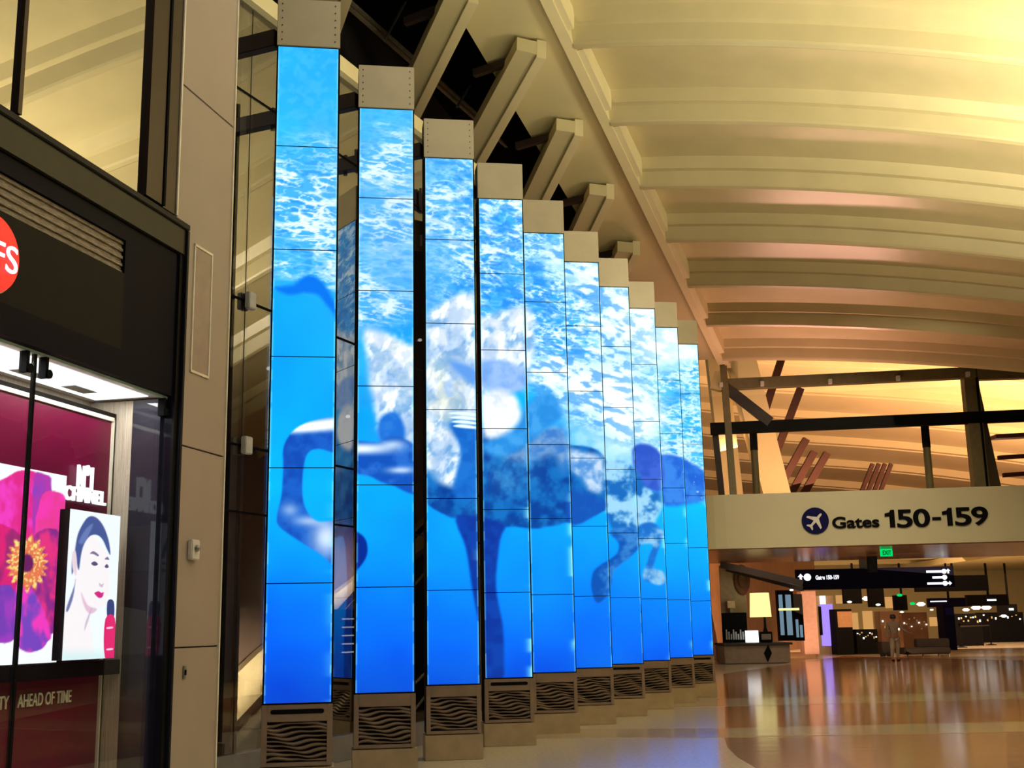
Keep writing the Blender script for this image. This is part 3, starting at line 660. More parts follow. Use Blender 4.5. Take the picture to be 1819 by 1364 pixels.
# glowing lettering on the maroon panel
WL = .39
for (bx0, bx1, by, txt, hpx) in ((137, 163, 868, 'N°1', 46), (141, 158, 874, 'DE', 14), (116, 183, 895, 'CHANEL', 27)):
    s0_, z0_ = SF.px(bx0, by - 0, WL); s1_, _ = SF.px(bx1, by, WL); z1_ = SF.px(bx0, by - hpx, WL)[1]
hh_ = {}
s0_, zN = SF.px(137, 864, WL); s1_, _ = SF.px(166, 868, WL)
text('lettering', 'N°1', SF, (s0_ + s1_) / 2, WL, zN - .01, .24, E['letter'], t, .008, .01, 'CENTER', (s1_ - s0_) / .38)
s0_, zC = SF.px(117, 886, WL); s1_, _ = SF.px(184, 893, WL)
text('lettering', 'CHANEL', SF, (s0_ + s1_) / 2, WL, zC + .0, .14, E['letter'], t, .004, .01, 'CENTER', (s1_ - s0_) / .50)
sD, zD = SF.px(150, 873, WL); text('lettering', 'DE', SF, sD, WL, zD - .02, .07, E['letter'], t, .004, .01, 'CENTER', 1.6)
s0_, zA = SF.px(22, 1258, .40); s1_, _ = SF.px(126, 1247, .40)
o = text('slogan', 'AHEAD OF TIME', SF, s1_, .40, zA, .12, M['trimw'], t, .001, .004, 'RIGHT', (s1_ - s0_) / .95)
s2_, _ = SF.px(14, 1259, .40); text('slogan', 'BEAUTY', SF, s2_, .40, zA, .12, M['trimw'], t, .001, .004, 'RIGHT', (s1_ - s0_) / .95)
# ledge with lit pictures
WS = .31
ls1, lz = SF.px(208, 1170, WS); 
tag(MB().box(SF, XL, ls1 + .02, WS - .03, .40, lz - .11, lz - .005).build('picture_ledge', M['navy'], None, .004), 'dark ledge under the flower and portrait pictures in the shop window', 'ledge')
SC2 = attr_screen('lightbox_picture', 1.25)
def flower(P, U_, V_):
    x, y = proj(P); wx = x + 5 * (fbm(x / 18, y / 18, 3) - .5); wy = y + 5 * (fbm(x / 18 + 4, y / 18, 3) - .5)
    c = np.zeros((len(x), 3)) + np.array([252, 252, 255.])
    sh_ = fbm(wx / 16, wy / 30, 3)
    def pet(poly, base, dark):
        nonlocal c
        d = sdist(wx, wy, spline(poly)); a = sm(1.2, -1.2, d); cc = over(np.zeros_like(c) + np.array(base, float), sm(.35, .7, sh_) * .8, np.array(dark, float)); c = over(c, a, cc)
    pet([(-30, 880), (8, 850), (40, 835), (75, 845), (90, 880), (80, 960), (20, 980), (-30, 960)], (245, 60, 195), (225, 30, 120))
    pet([(60, 850), (78, 842), (92, 860), (90, 940), (60, 960)], (150, 60, 190), (190, 50, 170))
    pet([(75, 880), (100, 872), (118, 888), (118, 910), (103, 960), (75, 985), (60, 950)], (250, 55, 180), (235, 60, 140))
    pet([(-30, 940), (40, 950), (60, 1000), (30, 1060), (-30, 1120)], (225, 30, 120), (140, 40, 110))
    pet([(55, 960), (100, 940), (104, 1000), (102, 1110), (80, 1120), (55, 1060)], (235, 50, 130), (110, 40, 140))
    pet([(-30, 1060), (20, 1040), (35, 1100), (20, 1140), (-30, 1130)], (120, 60, 180), (170, 60, 190))
    pet([(30, 1040), (60, 1050), (90, 1120), (84, 1140), (70, 1155), (40, 1156), (28, 1130)], (245, 60, 190), (90, 70, 190))
    r = np.hypot((x - 48) / 34, (y - 1000) / 48); ang = np.arctan2(y - 1000, x - 48)
    a = sm(1.05, .9, r + .12 * np.sin(ang * 19)); cc = over(np.zeros_like(c) + np.array([235, 120, 80.]), sm(.5, .65, fbm(x / 3.2, y / 3.2, 2)), np.array([255, 225, 130.])); c = over(c, a, cc)
    return over(c, sm(.4, .28, r), np.array([110, 25, 95.]))
fs1 = SF.px(103, 1100, WS)[0]; fz0 = lz + .0
fzt = SF.px(117, 845, WS)[1]; fs0 = -4.4; fse = SF.px(118, 860, WS)[0]
t = thing('flower_picture', SF.P(fs0, WS, fz0), 'backlit picture of a magenta flower with yellow centre on white', 'picture')
painted('picture_face', SF.P(fs0, WS, fz0), SF.d, Zv, fse - fs0, fzt - fz0, 240, 170, flower, SC2, t); MB().box(SF, fs0, fse, WS + .005, WS + .08, fz0, fzt).build('case', M['black'], t)
WQ = .20
def portrait(P, U_, V_):
    x, y = proj(P); c = np.zeros((len(x), 3)) + np.array([248, 253, 255.])
    def ar(poly, base, soft=1.2, al=1.0):
        nonlocal c
        c = over(c, sm(soft, -soft, sdist(x, y, spline(poly))) * al, np.array(base, float))
    ar([(120, 1070), (132, 1040), (128, 975), (160, 950), (190, 985), (194, 1040), (186, 1075), (172, 1082), (160, 1100), (165, 1175), (116, 1175), (116, 1080)], (255, 246, 248), 3)
    ar([(132, 985), (138, 950), (150, 926), (160, 917), (172, 920), (184, 935), (193, 960), (196, 985), (190, 975), (182, 958), (172, 950), (160, 952), (150, 965), (144, 985), (140, 1012), (135, 1000), (128, 1020), (128, 995)], (70, 88, 150), 1.5)
    ar([(140, 962), (152, 940), (165, 930), (160, 945), (148, 965)], (120, 140, 200), 2, .7)
    ar([(118, 1080), (132, 1040), (134, 1030), (130, 1060), (121, 1085)], (95, 105, 160), 1.5, .9)
    ar([(128, 985), (134, 978), (137, 1000), (135, 1022), (129, 1010)], (240, 215, 225), 1.2)
    ar([(160, 983), (166, 979), (175, 985), (174, 988), (166, 984)], (130, 110, 150), .8); ar([(186, 993), (191, 989), (194, 994), (191, 994)], (130, 110, 150), .8)
    ar([(162, 1001), (168, 997), (174, 1002), (168, 1005)], (85, 75, 120), .8); ar([(186, 1006), (190, 1002), (193, 1007), (189, 1009)], (85, 75, 120), .8)
    ar([(176, 1035), (180, 1038), (184, 1036), (182, 1043), (177, 1041)], (215, 190, 215), 1)
    ar([(168, 1053), (175, 1050), (180, 1053), (184, 1052), (182, 1060), (176, 1062), (170, 1057)], (215, 40, 130), 1)
    ar([(144, 1052), (156, 1075), (172, 1082), (160, 1090), (150, 1078)], (225, 170, 200), 2, .7)
    ar([(160, 1085), (163, 1080), (156, 1105), (150, 1120), (152, 1105)], (190, 170, 200), 1.2, .7)
    # lipstick tube
    ar([(191, 1068), (202, 1068), (202, 1098), (191, 1098)], (45, 60, 120), .6); ar([(187, 1100), (204, 1098), (204, 1165), (186, 1167)], (232, 28, 110), .6)
    ar([(190, 1114), (200, 1113), (200, 1116), (190, 1117)], (255, 200, 225), .6); ar([(190, 1152), (200, 1151), (200, 1154), (190, 1155)], (255, 200, 225), .6)
    return over(c, sm(1145, 1170, y) * .5 * (x < 186), np.array([190, 240, 240.]))
ps0, ps1 = SF.px(114, 1100, WQ)[0], SF.px(208, 1050, WQ)[0]; pz0 = SF.px(208, 1168, WQ)[1]; pz1 = SF.px(208, 916, WQ)[1]
t = thing('portrait_picture', SF.P(ps0, WQ, pz0), 'backlit portrait of a woman with tied dark hair beside a pink lipstick tube', 'picture')
painted('picture_face', SF.P(ps0, WQ, pz0), SF.d, Zv, ps1 - ps0, pz1 - pz0, 130, 330, portrait, SC2, t); MB().box(SF, ps0, ps1, WQ + .005, WQ + .08, pz0, pz1).build('case', M['black'], t)
area('shop_window_lamp', SF.P(-2.6, .16, gz - .03), SF.P(-2.6, .3, 0), (3.0, .1), 30, (1, .96, .92))
#area('shop_front_glow', SF.P(-2.2, .9, 3.2), SF.P(-1.4, 1.1, 2.6), (1.6, .1), 12, (1, .85, .65))

# ---------------- footbridge ----------------
BD = 38.6; bp0 = at(1292, 975, BD); ab_ = math.radians(90 + 7.0)
BF = Fr((bp0[0], bp0[1], 0), 97.0)
def bf(x, y, w=0): return BF.px(x, y, w)
zb0 = bf(1500, 969)[1]; zb1 = bf(1500, 872)[1]
bt = thing('footbridge', BF.P(6, 3, 0), 'pale footbridge band with a curved left end crossing the hall', 'footbridge')
# band outline in plan with curved end; w positive goes left of direction = away
pl = [(22, 0), (0, 0)] + [(-2.4 * math.sin(a), 2.4 - 2.4 * math.cos(a)) for a in np.linspace(.15, 1.2, 8)]
if (BF.P(0, 1, 0) - BF.O)[1] < 0: pl = [(a, -b) for a, b in pl]
sg = -1 if (BF.P(0, 1, 0) - BF.O)[1] < 0 else 1
def band(poly, z0, z1, th):
    m = MB(); n = len(poly)
    for z in (z0, z1):
        for a, b in poly: m.v.append(tuple(BF.P(a, b, z)))
        for a, b in poly: m.v.append(tuple(BF.P(a, b + sg * th, z)))
    for k in range(n - 1):
        m.f += [(k, k + 1, 2 * n + k + 1, 2 * n + k), (n + k, n + k + 1, 3 * n + k + 1, 3 * n + k), (2 * n + k, 2 * n + k + 1, 3 * n + k + 1, 3 * n + k), (k, k + 1, n + k + 1, n + k)]
    m.f += [(0, n, 3 * n, 2 * n), (n - 1, 2 * n - 1, 4 * n - 1, 3 * n - 1)]
    return m
band(pl, zb0, zb1, .35).build('band', M['bridge'], bt)
MB().box(BF, -2.2, 22, sg * .3, sg * 9.5, zb0 - .02, zb0 + .25).build('underside', M['copper'], bt)
MB().box(BF, -2.2, 22, sg * .3, sg * 9.5, zb0 + .3, zb0 + 1.0).build('deck', M['beige'], bt)
MB().box(BF, -1.8, 22, sg * .12, sg * .15, zb1, zb1 + 3.3).build('guard_glass', GB, bt)
# sign on the band
gs = thing('gate_sign', BF.P(bf(1450, 924)[0], -sg * .03, 4.5), 'round navy aeroplane symbol and black gate lettering on the footbridge', 'sign')
FS = Fr(BF.O, 97.0); FS.n = FS.n * sg if False else FS.n
cx_, cz_ = bf(1448, 925); rr_ = bf(1472, 925)[0] - cx_
nf = -BF.n * sg
MB().lathe(BF.P(cx_, -sg * .0, cz_), [(rr_, 0), (rr_, .06), (rr_ * .97, .07)], 40, (BF.d, Zv, nf)).build('disc', M['lnavy'], gs)
class TF: pass
tf = TF(); tf.d = BF.d; tf.n = BF.n * sg; tf.P = lambda a, b, c: BF.P(a, sg * b, c)
# aeroplane outline (unit radius) pointing to upper right
pln = [(0, .78), (.09, .68), (.11, .30), (.74, -.12), (.74, -.28), (.11, -.08), (.09, -.50), (.30, -.68), (.30, -.80), (0, -.70)]
pln = pln + [(-a, b) for a, b in reversed(pln[1:-1])]
ca_, sa_ = math.cos(math.radians(-42)), math.sin(math.radians(-42))
pp = [(cx_ + rr_ * .92 * (a * ca_ - b * sa_), cz_ + rr_ * .92 * (a * sa_ + b * ca_)) for a, b in pln]
MB().prism(tf, pp, -.085, -.06).build('aeroplane', M['white'], gs)
s0_, zg_ = bf(1479, 938); s1_, _ = bf(1562, 935); hg = bf(1482, 919)[1] - bf(1482, 938)[1]
fit('lettering', 'Gates', s0_, s1_, zg_, hg, M['letter'], gs, .012)
for ch, x0, x1, yt, yb in (('1', 1573, 1590, 905.5, 937), ('5', 1594, 1619, 905, 936.5), ('0', 1623, 1650, 904, 935.5), ('-', 1656, 1671, 920, 924), ('1', 1675, 1692, 902, 934), ('5', 1697, 1723, 901, 933), ('9', 1727, 1753, 900, 932)):
    a0, z0_ = bf(x0, yb); a1, z1_ = bf(x1, yt)
    if ch == '-': MB().box(tf, a0, a1, -.05, -.01, z0_, z1_ + .03).build('hyphen', M['letter'], gs); continue
    if ch == '1':
        w_ = a1 - a0; h_ = z1_ - z0_
        MB().prism(tf, [(a0 + .42 * w_, z0_), (a0 + .88 * w_, z0_), (a0 + .88 * w_, z1_), (a0 + .55 * w_, z1_), (a0 + .42 * w_, z0_ + .86 * h_), (a0, z0_ + .80 * h_), (a0, z0_ + .62 * h_), (a0 + .42 * w_, z0_ + .64 * h_)], -.05, -.01).build('digit', M['letter'], gs); continue
    fit('digit', ch, a0, a1, z0_, z1_ - z0_, M['letter'], gs, .012)
    fit('digit', ch, a0 + .03, a1 - .03, z0_, (z1_ - z0_) * .97, M['letter'], gs, .012, w=-.028)
# steel above the bridge
def bl(pts, wdt, hgt, name, m, lab, cat, w=.2, parent=None, grp=None):
    A = bf(*pts[0], sg * w); B = bf(*pts[1], sg * w)
    o = MB().beam(BF.P(A[0], sg * w, A[1]), BF.P(B[0], sg * w, B[1]), wdt, hgt).build(name, m, parent)
    if not parent: tag(o, lab, cat, grp)
    return o
sf_ = thing('steel_frame', BF.P(0, sg * .2, zb1), 'dark and olive steel frame standing on the footbridge', 'steel frame')
bl(((1262, 762), (1900, 735)), .25, .38, 'dark_beam', M['black'], '', '', .35, sf_)
bl(((1280, 684), (1735, 662)), .3, .36, 'olive_beam', M['olive'], '', '', .3, sf_)
bl(((1735, 662), (1900, 657)), .3, .5, 'olive_beam', M['olive'], '', '', .3, sf_)
bl(((1276, 678), (1368, 750)), .2, .34, 'diagonal_brace', M['steel'], '', '', .25, sf_)
bl(((1284, 640), (1303, 882)), .25, .22, 'edge_post', M['olive'], '', '', .2, sf_)
bl(((1270, 765), (1282, 880)), .2, .2, 'edge_post', M['bronze'], '', '', .6, sf_)
bl(((1720, 655), (1742, 872)), .5, .46, 'main_post', M['olive'], '', '', .5, sf_)
bl(((1733, 655), (1755, 872)), .1, .05, 'post_seam', M['black'], '', '', .2, sf_)
bl(((1722, 660), (1768, 872)), .3, .34, 'rear_post', mat('dark_olive_steel', srgb(70, 62, 38), .5), '', '', 1.2, sf_)
bl(((1265, 675), (1285, 680)), .4, .6, 'end_cap', M['beam'], '', '', .3, sf_)
for i, (x, y) in enumerate(((1354, 681), (1475, 677), (1596, 671), (1720, 664), (1281, 683))):
    p = bf(x, y, sg * .0); g = BF.P(p[0], sg * .1, p[1])
    tag(MB().box(G(g, BF.d, BF.n * sg, Zv), -.06, .06, -.12, .04, -.08, .08).build('beam_light', M['white'], None, .01), ['small white light second along the olive beam', 'small white light third along the olive beam', 'small white light fourth along the olive beam', 'small white light at the right end of the olive beam', 'small white light at the left end of the olive beam'][i], 'light', 'lights on the olive beam')
for (x0, y0, ym, x1, y1, lab) in ((1337, 763, 800, 1345, 880, 'left slim air post with black top standing on the footbridge'), (1643, 752, 795, 1652, 870, 'right slim air post with black top standing on the footbridge')):
    A = bf(x0, y0, sg * .8); Bq = bf(x1, y1, sg * .8); zm = bf(x0, ym, sg * .8)[1]; t = thing('slim_post', BF.P(Bq[0], sg * .8, zb1), lab, 'post', 'slim posts on the footbridge')
    s_ = (A[0] + Bq[0]) / 2
    MB().lathe(BF.P(s_, sg * .8, zb0 + 1.0), [(.12, 0), (.12, zm - zb0 - 1.0)], 16).build('shaft', M['olive'], t, smooth=False)
    MB().lathe(BF.P(s_, sg * .8, zm), [(.13, 0), (.13, A[1] - zm), (.09, A[1] - zm + .03)], 16).build('head', M['black'], t)

# ---------------- beyond the bridge: upper vault ----------------
VB = G(at(1500, 780, 62), (math.cos(.16), -math.sin(.16), 0), (0, 1, 0), (0, 0, 1))
m = MB(); sv = np.linspace(-24, 34, 30); pv = []
y_, z_ = -12.0, 5.6
for j in range(9):
    pv += [(y_, z_), (y_ + 2.6, z_ - .35), (y_ + 2.62, z_ - .75), (y_ + 2.9, z_ - .78)]; y_ += 2.9; z_ -= .85
n = len(pv)
for s in sv:
    for (b, c) in pv: m.v.append(tuple(VB.P(s, b, c - .10 * s - .004 * s * abs(s) + .0)))
for i in range(len(sv) - 1):
    for j in range(n - 1): m.f.append((i * n + j, i * n + j + 1, (i + 1) * n + j + 1, (i + 1) * n + j))
struct(m.build('ceiling_far', M['beige']))
struct(MB().box(XY, -6, 60, 92, 92.5, 0, 22).build('wall_far', M['beige']))
struct(MB().box(XY, 9, 60, 49, 92, 6.6, 6.8).build('ceiling_low', M['wood']))
for i in range(7): struct(MB().box(XY, 9, 60, 52 + i * 5.5, 53.2 + i * 5.5, 5.7 - .05 * i, 6.6).build('trim_%d' % (70 + i), M['beam']))
struct(MB().box(XY, 28, 60, 50, 90, 5.0, 5.4).build('soffit_low', M['beige']))
# big inclined pillars and dark slats behind the glass
def fb(a, b, Y, w, h, name, m_, lab, cat, grp=None): return tag(MB().beam(at(*a, Y), at(*b, Y), w, h, (0, 1, 0)).build(name, m_), lab, cat, grp)
fb((1303, 590), (1382, 900), 46, 1.05, .8, 'inclined_pillar', M['beige'], 'broad leaning plaster pillar seen behind the left end of the footbridge', 'pillar')
fb((1268, 600), (1302, 900), 47, .8, .6, 'inclined_pillar', M['beige'], 'leaning plaster pillar at the far left behind the footbridge glass', 'pillar')
for i, (a, b) in enumerate((((1392, 625), (1352, 752)), ((1422, 690), (1375, 815)), ((1432, 780), (1388, 860)), ((1446, 803), (1400, 886)), ((1469, 805), (1420, 890)))):
    fb(a, b, 50 + i * .3, .30, .3, 'roof_slat', M['slat'], 'dark slanting roof slat number %s from the left behind the footbridge glass' % ['one', 'two', 'three', 'four', 'five'][i], 'slat', 'dark slats behind the footbridge')
for i in range(4): fb((1550 + i * 11, 824), (1526 + i * 11, 885), 56, .18, .2, 'roof_slat', M['slat'], 'short dark slat in the small far cluster above the gate lettering', 'slat', 'short far slats')
for i, y in enumerate((745, 775, 811, 842)):
    fb((1755 + i * 9, y + 2), (1900, y - 6), 52, .18, [.18, .7, .2, .2][i], 'far_beam', M['slat'], ['thin dark beam highest to the right of the main post', 'thick dark beam to the right of the main post', 'thin dark beam below the thick one at right', 'lowest thin dark beam at right behind the footbridge'][i], 'beam', 'dark beams right of the main post')

# ---------------- hall beyond, ground level ----------------
def Yf(x, y): return floor_at(x, y)[1]
def bx(x0, x1, ytop, ybot, Y, dep, mb=None):
    mb = mb or MB(); a = at(x0, ybot, Y); b = at(x1, ybot, Y); z1 = at((x0 + x1) / 2, ytop, Y)[2]; z0 = max(0, at((x0 + x1) / 2, ybot, Y)[2])
    return mb.box(XY, a[0], b[0], Y, Y + dep, z0, z1)
# shop wall left
wlp = at(1225, 1100, 48.8); w2 = at(1445, 1100, 72)
LW = Fr((wlp[0], 48.8, 0), math.degrees(math.atan2(w2[0] - wlp[0], 23.2)))
struct(MB().box(LW, -1, 27, 0, .3, 0, 6.5).build('wall_left', M['wood']))
Yc = Yf(1340, 1179)
t = thing('service_counter', at(1345, 1179, Yc), 'long low counter with dark diamond ornament under the large table lamp', 'counter')
bx(1288, 1405, 1146, 1178, Yc, 2.0).build('body', M['counter'], t, .02); bx(1286, 1408, 1142, 1146, Yc - .1, 2.2).build('top', M['dgrey'], t)
dm = [at(1364, 1145, Yc), at(1371, 1160, Yc), at(1364, 1176, Yc), at(1357, 1160, Yc)]
MB().prism(XY, [(p[0], p[2]) for p in dm], Yc - .03, Yc - .005).build('ornament', M['black'], t)
t = thing('table_lamp', at(1355, 1142, Yc + .8), 'large table lamp with glowing cream drum shade on the counter', 'lamp')
c = at(1354, 1142, Yc + .8); zt1 = at(1354, 1053, Yc + .8)[2]; zt0 = at(1354, 1096, Yc + .8)[2]; rl = (at(1373, 1090, Yc + .8)[0] - at(1335, 1090, Yc + .8)[0]) / 2
MB().lathe((c[0], c[1], 0), [(rl, zt0), (rl * .88, zt1)], 28).build('shade', E['warm'], t, smooth=False)
MB().lathe((c[0] + .15, c[1], c[2]), [(.22, 0), (.22, .05), (.06, .1), (.12, .35), (.05, .6), (.04, zt0 - c[2])], 16).build('stem', M['black'], t)
t = thing('cash_register', at(1362, 1142, Yc + .2), 'dark cash register with grey screen on the counter', 'register')
bx(1350, 1373, 1122, 1141, Yc + .2, .3).build('body', M['black'], t, .02); bx(1353, 1370, 1126, 1136, Yc + .18, .05).build('screen', M['grey'], t)
tag(bx(1328, 1348, 1120, 1141, Yc + .3, .4).build('white_box', E['white']), 'glowing white box on the counter left of the register', 'box')
t = thing('display_cabinet', at(1308, 1142, Yc + 1.6), 'dark glass cabinet with bottles behind the counter', 'cabinet')
bx(1287, 1329, 1088, 1142, Yc + 1.6, .4).build('body', M['black'], t)
for i in range(9): bx(1290 + i * 4.2, 1292.5 + i * 4.2, 1118 + (i % 3) * 4, 1136, Yc + 1.5, .1).build('bottle', M['grey'], t)
t = thing('wall_panel', at(1305, 1080, Yc + 2.3), 'cream wall panel with swirl relief above the dark cabinet', 'panel')
bx(1282, 1328, 1004, 1090, Yc + 2.3, .1).build('board', M['plinth'], t)
c = at(1318, 1030, Yc + 2.25); MB().lathe(c, [(.62, 0), (.55, .08), (.34, .02), (.28, .09), (.05, .03)], 24, ((.55, 0, 0), (0, 0, 1), (0, -1, 0))).build('swirl', M['wood'], t)
c2 = at(1300, 1078, Yc + 2.0); t = thing('wall_lamp', c2, 'small pale square wall lamp left of the large lampshade', 'lamp')
bx(1293, 1306, 1067, 1080, Yc + 2.0, .2).build('shade', mat('lamp_cream', srgb(235, 210, 180), .5), t); bx(1297, 1303, 1080, 1088, Yc + 2.05, .1).build('stem', M['grey'], t)
fb((1280, 1003), (1425, 1036), Yc + 1.0, .25, .25, 'canopy_beam', M['bronze'], 'dark sloping canopy beam above the counter shop', 'beam')
fb((1290, 1010), (1425, 1046), Yc + 2.0, .2, .2, 'canopy_beam', M['steel'], 'second dark canopy beam just below the first above the counter', 'beam')
# shop windows, pillar, violet screen
t = thing('shop_display', at(1398, 1140, 50), 'narrow bluish lit shop display right of the table lamp', 'shop display')
bx(1385, 1414, 1048, 1138, 50, .3).build('frame', M['black'], t)
for x0, x1 in ((1388, 1394), (1400, 1409)): bx(x0, x1, 1056, 1128, 49.9, .12).build('lit_pane', E['blue'], t)
t = thing('shop_display', at(1422, 1140, 51), 'second bluish shop display with pale goods beside the pink pillar', 'shop display')
bx(1414, 1430, 1055, 1138, 51, .3).build('frame', M['black'], t); bx(1416, 1420, 1100, 1132, 50.9, .1).build('goods', E['blue'], t); bx(1423, 1427, 1110, 1132, 50.9, .1).build('goods', E['blue'], t)
tag(bx(1386, 1420, 1080, 1084, 49, .3).build('strip_light', E['warm']), 'soft cream strip light across the bluish display', 'light')
tag(bx(1430, 1456, 1050, 1162, 52, .8).build('pillar', mat('pink_grey_pillar', srgb(150, 110, 112), .4)), 'pinkish square pillar left of the violet screen', 'pillar')
t = thing('violet_screen', at(1472, 1160, Yf(1472, 1162)), 'tall glowing violet advertising screen standing in the hall', 'screen')
Yv = Yf(1472, 1162)
bx(1453, 1487, 1058, 1162, Yv + .05, .5).build('case', M['counter'], t); bx(1461, 1484, 1073, 1147, Yv, .06).build('screen', E['violet'], t); bx(1457, 1462, 1077, 1128, Yv - .02, .06).build('dark_edge', M['black'], t); bx(1457, 1467, 1058, 1073, Yv, .06).build('white_panel', E['white'], t)
# suspended direction sign
Ys = 50.0
t = thing('direction_sign', at(1555, 1028, Ys), 'long navy suspended gate direction sign with white lettering', 'sign')
A = at(1413, 1030, Ys); Bv = at(1695, 1024, Ys - 1.2); dv = Bv - A; LS = np.linalg.norm(dv[:2]); SG = G(A, dv / np.linalg.norm(dv), np.cross(Zv, dv / np.linalg.norm(dv)), Zv)
SG.n = np.array([-SG.d[1], SG.d[0], 0]); SG.n /= np.linalg.norm(SG.n)
hs = .42; Lb = np.linalg.norm(dv); z_s = -.30
MB().box(SG, 0, Lb, 0, .2, -hs, hs).build('box', M['signnavy'], t)
for u in (.45,): MB().box(SG, Lb * u - .22, Lb * u + .1, .05, .15, hs, 2.0).build('hanger', M['black'], t)
def sgt(b, u0, u1, v, cap, name='lettering'): fit(name, b, Lb * u0, Lb * u1, SG.O[2] * 0 + v, cap, E['letter'], t, .008, .01, SG, -.02)
sgt('Gates 150-159', .13, .28, .0, .16)
def arrow(s, z, r, a0):
    q = [(0, 1), (.8, .1), (.3, .1), (.3, -.8), (-.3, -.8), (-.3, .1), (-.8, .1)]; ca, sa = math.cos(a0), math.sin(a0)
    MB().prism(SG, [(s + r * (a * ca - b * sa), z + r * (a * sa + b * ca)) for a, b in q], -.03, -.01).build('arrow', E['letter'], t)
arrow(Lb * .035, .1, .15, 0); MB().lathe(SG.P(Lb * .078, -.01, .1), [(.15, 0), (.15, .02)], 20, (SG.d, Zv, -SG.n)).build('icon', E['letter'], t)
for z, u0, a0 in ((.22, .83, 0), (-.02, .865, None), (-.26, .83, -math.pi / 2)):
    MB().box(SG, Lb * u0, Lb * .925, -.03, -.01, z - .045, z + .045).build('text_line', E['letter'], t); MB().lathe(SG.P(Lb * .94, -.01, z), [(.1, 0), (.1, .02)], 16, (SG.d, Zv, -SG.n)).build('icon', E['letter'], t)
    if a0 is not None: arrow(Lb * .965, z, .11, a0)
# exit sign
t = thing('exit_sign', at(1575, 980, 40), 'green lit exit sign hanging below the footbridge', 'sign')
bx(1565, 1586, 975, 988, 40, .08).build('face', E['green'], t)
class XF: pass
xf = G((0, 0, 0), (1, 0, 0), (0, 1, 0), Zv)
fit('lettering', 'EXIT', at(1568, 985, 40)[0], at(1583, 985, 40)[0], at(1570, 985.5, 40)[2], .14, M['letter'], t, .004, .005, xf, 39.98)
fb((1548, 972), (1550, 1016), 45, .3, .3, 'hanging_post', M['black'], 'dark post between the footbridge underside and the direction sign', 'post')
# hanging dark monitors and signs
for (x0, x1, y0, y1, Y, lab) in ((1500, 1532, 1041, 1072, 56, 'black hanging monitor nearest the violet screen'), (1545, 1572, 1041, 1078, 57, 'black hanging monitor in the middle under the direction sign'), (1590, 1613, 1057, 1084, 60, 'small black hanging monitor with green lamp above'),
                                 (1628, 1757, 1022, 1050, 55, 'wide blank black sign behind the right end of the direction sign'), (1650, 1720, 1062, 1078, 66, 'far navy sign with a white line of writing'), (1719, 1792, 1056, 1076, 64, 'far black sign at the right with a white mark'), (1775, 1808, 1073, 1090, 72, 'farthest small dark sign near the right border')):
    tag(bx(x0, x1, y0, y1, Y, .3).build('hanging_sign', M['signnavy'] if 'navy' in lab else M['black']), lab, 'sign', 'dark hanging signs and monitors')
    MB_ = bx((x0 + x1) / 2 - 1.5, (x0 + x1) / 2 + 1.5, 1000, y0, Y + .1, .1).build('hanger', M['black']); MB_.parent = bpy.context.scene.objects[-1] if False else None; tag(MB_, 'thin hanger above ' + lab[:60].rsplit(' ', 1)[0], 'hanger')
tag(bx(1653, 1682, 1067, 1069, 65.9, .05).build('writing_strip', E['letter']), 'white line of writing on the far navy sign', 'writing'); tag(bx(1754, 1770, 1064, 1067, 63.9, .05).build('writing_strip', E['letter']), 'short white mark on the far black sign', 'writing')
tag(bx(1793, 1801, 1080, 1084, 71.9, .05).build('writing_strip', E['letter']), 'small white mark on the farthest dark sign', 'writing')
# small lamps
for i, (x, y, Y, r) in enumerate(((1406, 1048, 49, .09), (1509, 1069, 55, .12), (1560, 1074, 56, .12), (1503, 1063, 60, .1), (1636, 1073, 58, .22), (1602, 1087, 58, .1), (1540, 1063, 60, .25), (1734, 1079, 70, .3), (1752, 1079, 70, .3), (1716, 1083, 66, .2), (1783, 1094, 75, .2), (1655, 1083, 62, .1), (1668, 1084, 62, .1))):
    tag(MB().lathe(at(x, y, Y), [(r * .5, -r * .4), (r, 0), (r * .5, r * .4)], 14).build('hall_lamp', E['spot']), 'bright round lamp in the distant hall', 'lamp', 'distant hall lamps')
for i, (x, y) in enumerate(((1598, 1057), (1621, 1072))): tag(MB().lathe(at(x, y, 58), [(.08, -.06), (.14, 0), (.08, .06)], 14).build('green_lamp', E['green']), ['green lamp above the small black monitor', 'green lamp left of the brightest white lamp'][i], 'lamp')
